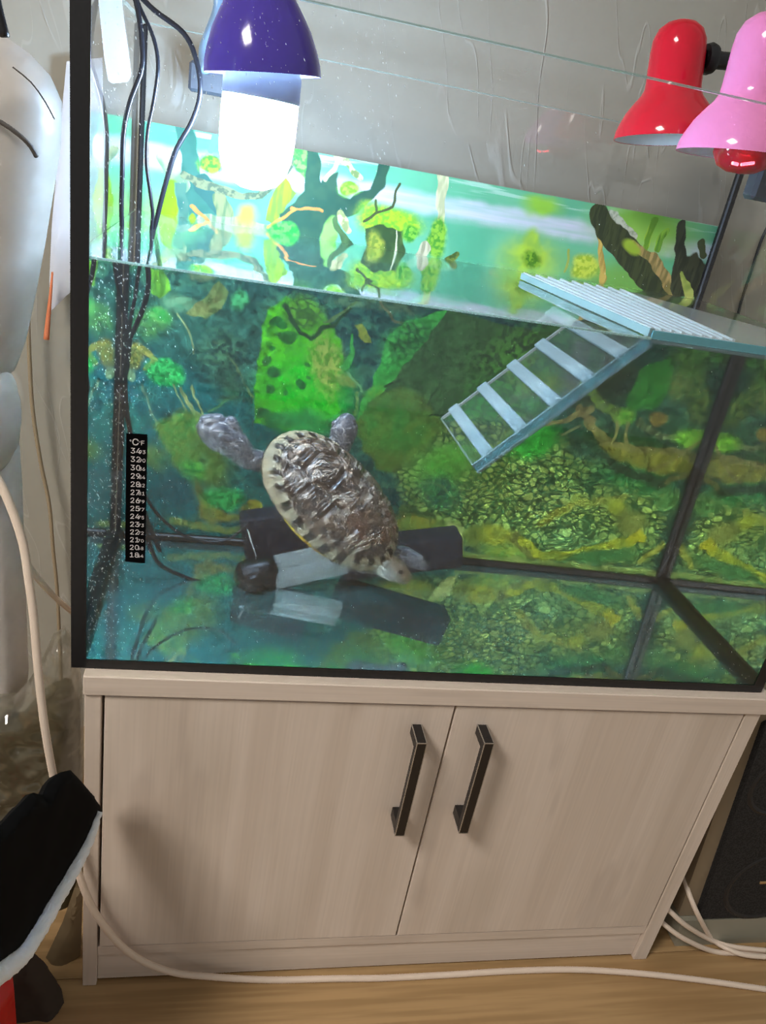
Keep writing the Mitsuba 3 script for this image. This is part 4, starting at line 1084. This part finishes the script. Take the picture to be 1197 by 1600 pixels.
put('purple_lamp__bulb__collar', pose(lathe([(.0376, .0342), (.0380, .036), (.0375, .056), (.030, .075), (.018, .095), (.014, .12), (0, .12)], 48), BA, BP), 'collar_grey', smooth=40, label='grey bulb collar')
put('purple_lamp__arm', tube([at(322, 110, 0.31), at(318, 80, 0.33), at(330, 45, 0.345), at(341, 10, 0.36), at(345, -60, 0.36), at(380, -110, 0.30), at(398, -105, 0.21)], 0.0055, 12), 'steel_blue', smooth=True, label='bluish curved arm')
m = box(-.022, .022, -.012, .012, -.020, .012, .003)
m.apply_translation(at(326, 118, 0.395))
put('purple_lamp__clamp', m, 'grey_plastic', label='dark clamp')

# red lamp
RR = at(1040, 219, 0.30)
lamp('red_lamp', 'red bell-shaped lamp with a white lining hanging above the right end of the aquarium', 'red_enamel', 0.061, 0.745, (-0.12, 0.11, 1.0), RR)
put('red_lamp__joint', joined(tube([at(1098, 92, 0.31), at(1140, 96, 0.315)], 0.0095, 14), pose(lathe([(0, -.006), (.015, -.006), (.017, 0), (.015, .006), (0, .006)], 24), (1, 0, 0.1), at(1108, 92, 0.31)),
                              tube([at(1135, 96, 0.315), at(1190, 120, 0.32), at(1215, 200, 0.33), at(1200, 300, 0.34)], 0.0045, 10)), 'black_plastic', smooth=40, label='black swivel joint')
# pink lamp
PK = at(1154, 243, 0.15)
lamp('pink_lamp', 'pink bell-shaped lamp with a red heat bulb at the right edge of the aquarium', 'pink_enamel', 0.0635, 0.765, (-0.05, 0.05, 1.0), PK)
scene['red_glass'] = two({'type': 'principled', 'base_color': rgb(176, 18, 40), 'roughness': 0.08, 'specular': 0.6})
hb = lathe([(0, -.019), (.014, -.0175), (.025, -.012), (.0315, 0), (.030, .014), (.020, .034), (.013, .05), (0, .05)], 40)
put('pink_lamp__heat_bulb', pose(hb, (-0.05, 0.05, 1.0), PK + np.array([0.006, 0, 0.002])), 'red_glass', smooth=40, label='red heat bulb')
fil = [tube([at(1144, 254.5, 0.112), at(1153, 257, 0.112)], 0.0016, 8), tube([at(1158, 257, 0.112), at(1178, 254.5, 0.112)], 0.0016, 8)]
put('pink_lamp__heat_bulb__glowing_filament', joined(*fil), 'bulb_glow', emitter={'type': 'area', 'radiance': {'type': 'rgb', 'value': HEAT_BULB.tolist()}, 'sampling_weight': 0.1}, label='glowing red filament')
m = box(-.016, .030, -.012, .012, -.018, .018, .004)
m.apply_translation(at(1192, 288, 0.22))
put('pink_lamp__clamp', m, 'grey_plastic', label='dark grey clamp')
put('pink_lamp__arm', tube([at(1200, 285, 0.22), at(1250, 240, 0.22), at(1262, 120, 0.2), at(1225, 60, 0.17), at(1200, 70, 0.155)], 0.0045, 10), 'black_plastic', smooth=True)
put('wall_line', tube([at(1212, 330, 0.466), at(1190, 375, 0.466), at(1172, 430, 0.466), at(1156, 480, 0.466), at(1140, 560, 0.466)], 0.0022, 8), 'cord_black', smooth=True, label='thin dark line running down the wall behind the right end of the aquarium', category='cord')  # thin dark tube drawn down the wall

# ---------------------------------------------------------------- armchair and clutter left of the tank
def leather(p, n, uv):
    g = fbm(p.x * 30, p.z * 30, p.y * 30, 3)
    return mix(lin(176, 172, 166), lin(192, 188, 182), g)


scene['pale_leather'] = two({'type': 'principled', 'base_color': mikit.proc(leather), 'roughness': 0.45, 'specular': 0.4})
plastic('seam_grey', (70, 66, 62), 0.6)
AY = 0.13
say('armchair', 'pale leather armchair with stitched seams standing left of the aquarium', 'armchair')
put('armchair__backrest', puff_at([(-120, 30), (-40, 42), (10, 58), (48, 85), (80, 120), (97, 160), (95, 230), (84, 300), (71, 380), (56, 460), (41, 530), (24, 578), (-10, 600), (-120, 610)], AY, 0.05, 0.06, 0.007, bumps=0.004, seed=2), 'pale_leather', smooth=60)
put('armchair__backrest__seam', tube([at(-40, 172, AY - .052), at(0, 190, AY - .052), at(30, 211, AY - .050), at(48, 229, AY - .046), at(57, 245, AY - .042)], 0.0020, 8), 'seam_grey', smooth=True, label='dark seam')
put('armchair__backrest__seam_001', tube([at(20, 105, AY - .040), at(48, 128, AY - .040), at(70, 158, AY - .034), at(85, 186, AY - .028)], 0.0006, 8), 'seam_grey', smooth=True)
put('armchair__armrest', puff_at([(-120, 545), (-20, 560), (12, 582), (28, 612), (34, 650), (30, 692), (14, 724), (-8, 745), (-120, 760)], AY - 0.01, 0.055, 0.05, 0.007, bumps=0.003, seed=3), 'pale_leather', smooth=60)
put('armchair__side_panel', puff_at([(-120, 690), (30, 684), (35, 760), (38, 850), (41, 950), (45, 1050), (38, 1100), (20, 1118), (-120, 1126)], AY + 0.02, 0.04, 0.03, 0.008, bumps=0.002, seed=4), 'pale_leather', smooth=60)
put('armchair__added_seat', box(-0.55, -0.025, -0.70, -0.14, 0.34, 0.41, 0.02), 'pale_leather', smooth=40)  # unseen seat, added to throw the soft shadow on the left door
put('black_strap', tube([at(-12, -30, 0.05), at(-4, 10, 0.05), at(3, 38, 0.05), at(8, 58, 0.05)], 0.0035, 8), 'black_plastic', smooth=True, label='short black strap end above the armchair in the top left corner', category='strap')
plastic('lit_wall_white', (196, 198, 204), 0.5)  # white of a sheet that stands in for a lamplit patch of wall
put('lit_wall_patch', puff_at([(104, 96), (160, 90), (165, 400), (128, 440), (104, 462), (80, 486), (77, 440), (81, 350), (89, 260), (97, 170)], 0.445, 0.0022, 0.006, 0.006), 'lit_wall_white', smooth=50,
    label='white sheet added for the lamplit patch of wall behind the left edge of the aquarium', category='sheet')
plastic('orange_plastic', (220, 130, 90), 0.5)
put('orange_cord_end', tube([at(82, 425, 0.43), at(79, 460, 0.43), at(75, 500, 0.43), at(72.5, 530, 0.43)], (0.0012, 0.004), 8), 'orange_plastic', smooth=True, label='orange cord end hanging below the lamplit wall patch', category='cord')
plastic('beige_rubber', (150, 136, 112), 0.5)
put('beige_cable', tube([at(45, 440, 0.44), at(44, 490, 0.44), at(46, 560, 0.44), at(51, 640, 0.44), at(63, 720, 0.44), at(77, 790, 0.44), at(83, 860, 0.44), at(89, 920, 0.44), at(93, 1000, 0.44), at(96, 1080, 0.44)], 0.0028, 8), 'beige_rubber', smooth=True,
    label='thin beige cable hanging along the wall between armchair and aquarium', category='cable')
cab = [at(-40, 705, 0.03), at(-18, 730, 0.02), at(0, 755, 0.015), at(20, 800, 0.01), at(36, 850, 0.005), at(44, 900, 0.0), at(52, 960, -.005), at(58, 1030, -.01), at(64, 1090, -.015), at(72, 1150, -.02), at(84, 1215, -.022), at(102, 1290, -.024), at(122, 1362, -.026),
       at(150, 1428, -.026), at(200, 1487, -.026), at(262, 1517, -.024), at(330, 1526, -.018)]
cab += [at_z(*q, 0.0042) for q in ((420, 1529), (520, 1529), (600, 1528), (700, 1523), (800, 1517), (900, 1515), (1000, 1521), (1100, 1532), (1220, 1549))]
for c in cab:
    c[1] = min(c[1], -0.0165) if c[0] > 0.0 and c[2] < 0.4 else c[1]
put('white_cable', tube(cab, 0.0042, 10, 0.006), 'cable_white', smooth=True, label='long white cable running past the armchair and along the floor before the cabinet', category='cable')
put('white_cable_001', tube([at(42, 882, 0.02), at(60, 905, 0.06), at(85, 932, 0.16), at(113, 957, 0.30), at(130, 972, 0.44)], 0.0036, 8), 'cable_white', smooth=True, label='short white cable branching off behind the left side of the aquarium', category='cable')


def bag_weight(p, n, uv):
    w = fbm(p.x * 40, p.z * 40, p.y * 40, 3)
    return 0.12 + 0.3 * smoothstep(0.45, 0.7, w)


scene['bag_film'] = {'type': 'blendbsdf', 'weight': mikit.proc(bag_weight), 'bsdf_0': {'type': 'thindielectric', 'int_ior': 1.5},
                     'bsdf_1': {'type': 'principledthin', 'base_color': rgb(150, 146, 128), 'diff_trans': 1.0, 'roughness': 0.2, 'spec_trans': 0.0, 'eta': 1.5}}
matt('shade_olive', 74, 68, 50)  # dark olive that paints the shade behind the bag
say('plastic_bag', 'crumpled clear plastic bag with a dark shade backing squeezed between armchair and cabinet', 'bag')
crumple = [(-60, 1095), (20, 1090), (46, 1062), (66, 1028), (84, 990), (100, 984), (118, 1004), (127, 1050), (131, 1120), (131, 1200), (126, 1262), (60, 1290), (-60, 1310)]
bag = puff_at(crumple, 0.075, 0.030, 0.03, 0.0055, bumps=0.014, scale=44.0, seed=5, ridge=True)
put('plastic_bag__film', bag, 'bag_film', smooth=50)
put('plastic_bag__shade_backing', puff_at([(-60, 1110), (30, 1120), (70, 1075), (110, 1060), (126, 1100), (127, 1290), (120, 1500), (-60, 1560)], 0.125, 0.03, 0.03, 0.008, bumps=0.02, scale=25.0, seed=6), 'shade_olive', smooth=40, label='dark olive solid painted for the shaded gap')  # dark solid put where the gap is only in shade
scene['black_cloth'] = two({'type': 'principled', 'base_color': rgb(6, 6, 7), 'roughness': 0.9, 'specular': 0.15})
P0, P1 = at(152, 1272, -0.034), at(0, 1510, -0.19)
cu = (P1 - P0) / np.linalg.norm(P1 - P0)
cv = np.array([0, 0, 1.0]) - cu * cu[2]
cv /= np.linalg.norm(cv)
cn = np.cross(cu, cv)
if cn[1] > 0:
    cn = -cn


def on_coat(px, py, off=0.0):
    """The point of the coat's slanting plane on the sight line of a pixel."""
    d = RIGHT * (px - 598.5) / FOCAL - UP * (py - 800.0) / FOCAL + FWD
    return EYE + d * ((np.dot(P0 - EYE, cn) + off) / np.dot(d, cn))


say('black_coat', 'black coat with a white fleece edge draped in front of the left cabinet side', 'coat')
co = [on_coat(*q) - P0 for q in [(74, 1224), (90, 1208), (110, 1203), (128, 1222), (143, 1240), (157, 1262), (148, 1284), (120, 1338), (80, 1408), (45, 1468), (25, 1488), (0, 1503), (-160, 1600), (-160, 1370), (-60, 1318), (0, 1290), (20, 1268), (50, 1238), (66, 1242)]]
coat = puff([(np.dot(q, cu), np.dot(q, cv)) for q in co], 0.008, 0.012, 0.005, bumps=0.006, scale=26.0, seed=8)
put('black_coat__cloth', frame_mesh(coat, cu, cv, cn, P0), 'black_cloth', smooth=50)
fl = tube([on_coat(*q, 0.010) for q in ((156, 1268), (141, 1308), (118, 1354), (90, 1402), (58, 1458), (33, 1494), (2, 1518), (-60, 1560))], (0.003, 0.0065, 0.0074, 0.008, 0.0095, 0.0105), 24, 0.002)
fv = np.asarray(fl.vertices)
fl.vertices = fv + fl.vertex_normals * (0.0028 * (meshkit.fbm(fv * 260, 2, 4) - 0.5))[:, None]
matt('white_fleece', 236, 240, 242)
put('black_coat__fleece_edge', fl, 'white_fleece', smooth=True, label='fluffy white fleece edge')
scene['red_satin'] = two({'type': 'principled', 'base_color': rgb(190, 22, 24), 'roughness': 0.3, 'specular': 0.6})
put('red_cushion', puff_at([(-120, 1540), (0, 1528), (22, 1545), (26, 1600), (22, 1680), (-120, 1690)], -0.11, 0.03, 0.03, 0.006, bumps=0.008, seed=9), 'red_satin', smooth=50, label='shiny red cushion under the white fleece edge in the bottom left corner', category='cushion')
scene['beige_film'] = {'type': 'blendbsdf', 'weight': 0.72, 'bsdf_0': {'type': 'thindielectric', 'int_ior': 1.5}, 'bsdf_1': {'type': 'principledthin', 'base_color': rgb(140, 124, 98), 'diff_trans': 0.8, 'roughness': 0.25, 'spec_trans': 0.0, 'eta': 1.5}}
put('beige_bag', puff_at([(131, 1345), (127, 1470), (121, 1560), (116, 1660), (20, 1690), (38, 1570), (66, 1508), (98, 1440)], 0.03, 0.014, 0.02, 0.006, bumps=0.016, scale=30, seed=10), 'beige_film', smooth=40, label='slack beige plastic bag hanging below the black coat beside the cabinet', category='bag')
scene['brown_fur'] = two({'type': 'principled', 'base_color': rgb(58, 48, 40), 'roughness': 0.95})
put('brown_fur_rug', puff_at([(22, 1512), (45, 1492), (72, 1516), (98, 1556), (112, 1620), (105, 1700), (-20, 1700), (0, 1560)], -0.03, 0.02, 0.02, 0.005, bumps=0.012, scale=60, seed=11), 'brown_fur', smooth=50, label='dark brown fur bundle on the floor beside the red cushion', category='fur')

# ---------------------------------------------------------------- loudspeaker right of the cabinet
plastic('speaker_case', (132, 118, 98), 0.4)
plastic('speaker_base', (134, 132, 118), 0.35)


def grille(p, n, uv):
    m = smoothstep(0.3, 0.7, noise(p.x * 650, p.z * 650, p.y * 650))
    return mix(lin(12, 12, 13), lin(30, 30, 31), m)


scene['grille_cloth'] = two({'type': 'principled', 'base_color': mikit.proc(grille), 'roughness': 0.8})
plastic('cone_dark', (26, 27, 30), 0.5)
plastic('badge_gold', (196, 166, 120), 0.3, metallic=0.6)
SY = 0.012


def prism(poly, y0, y1):
    m = trimesh.creation.extrude_polygon(sg.Polygon(poly).buffer(-0.006).buffer(0.006, resolution=6), y1 - y0, engine='earcut')
    v = np.asarray(m.vertices)
    m.vertices = np.stack([v[:, 0], y1 - v[:, 2], v[:, 1]], 1)
    return m


say('loudspeaker', 'floor loudspeaker with a black cloth grille standing right of the cabinet', 'loudspeaker')
put('loudspeaker__case', prism([(0.853, 0.058), (0.817, 0.44), (1.06, 0.46), (1.10, 0.058)], SY + 0.004, SY + 0.25), 'speaker_case', smooth=30)
put('loudspeaker__base', prism([(0.862, 0.0), (0.854, 0.057), (1.10, 0.057), (1.10, 0.0)], SY - 0.004, SY + 0.25), 'speaker_base', smooth=30, label='grey base')
put('loudspeaker__grille', prism([(0.879, 0.064), (0.838, 0.432), (1.05, 0.45), (1.09, 0.064)], SY - 0.006, SY + 0.0045), 'grille_cloth', smooth=30, label='black cloth grille')
for i, (qx, qy, r) in enumerate(((1200, 1385, 0.062), (1225, 1230, 0.045))):
    c = at(qx, qy, SY - 0.0062)
    put(num('loudspeaker__grille__woofer_ring', i), pose(lathe([(r, 0), (r + .004, .0016), (r + .008, 0)], 48), (0, -1, 0), c), 'cone_dark', smooth=40)
put('loudspeaker__badge', (lambda m: (m.apply_translation(at(1193, 1379, SY - 0.007)), m)[1])(box(-.006, .012, -.001, .001, -.0022, .0022, .0004)), 'badge_gold', label='tiny gold badge')
loops = [[at(1062, 1345, 0.05), at(1069, 1372, 0.03), at(1078, 1400, 0.008), at(1092, 1432, -.006)] + [at_z(*q, 0.011) for q in ((1112, 1466), (1134, 1481), (1165, 1492), (1230, 1497))],
         [at(1026, 1404, 0.012), at(1046, 1423, 0.0), at(1072, 1446, -0.006)] + [at_z(*q, 0.0115) for q in ((1112, 1469), (1150, 1480), (1230, 1488))],
         [at(1020, 1428, 0.012), at(1040, 1446, 0.0), at(1066, 1465, -0.008)] + [at_z(*q, 0.0042) for q in ((1110, 1485), (1150, 1489), (1230, 1484))]]
loop_label = ['white cable coming down steeply between cabinet and loudspeaker', 'white cable, middle one of three lying in front of the loudspeaker', 'white cable lying lowest and closest to the cabinet corner by the loudspeaker']
for i, q in enumerate(loops):
    put(f'white_cable_{i + 2:03d}', tube(q, 0.0038, 10), 'cable_white', smooth=True, label=loop_label[i], category='cable')

# ---------------------------------------------------------------- the room's ceiling lamp, outside the frame
put('ceiling_lamp', (np.array([(-1.4, -1.45, 2.4), (-1.4, -0.87, 2.4), (-0.82, -0.87, 2.4), (-0.82, -1.45, 2.4)]), np.array([[0, 1, 2], [0, 2, 3]])), 'white_inside',
    label='square white ceiling lamp above and behind the viewer', category='lamp', emitter={'type': 'area', 'radiance': {'type': 'rgb', 'value': CEILING_LAMP.tolist()}, 'sampling_weight': 1.0})
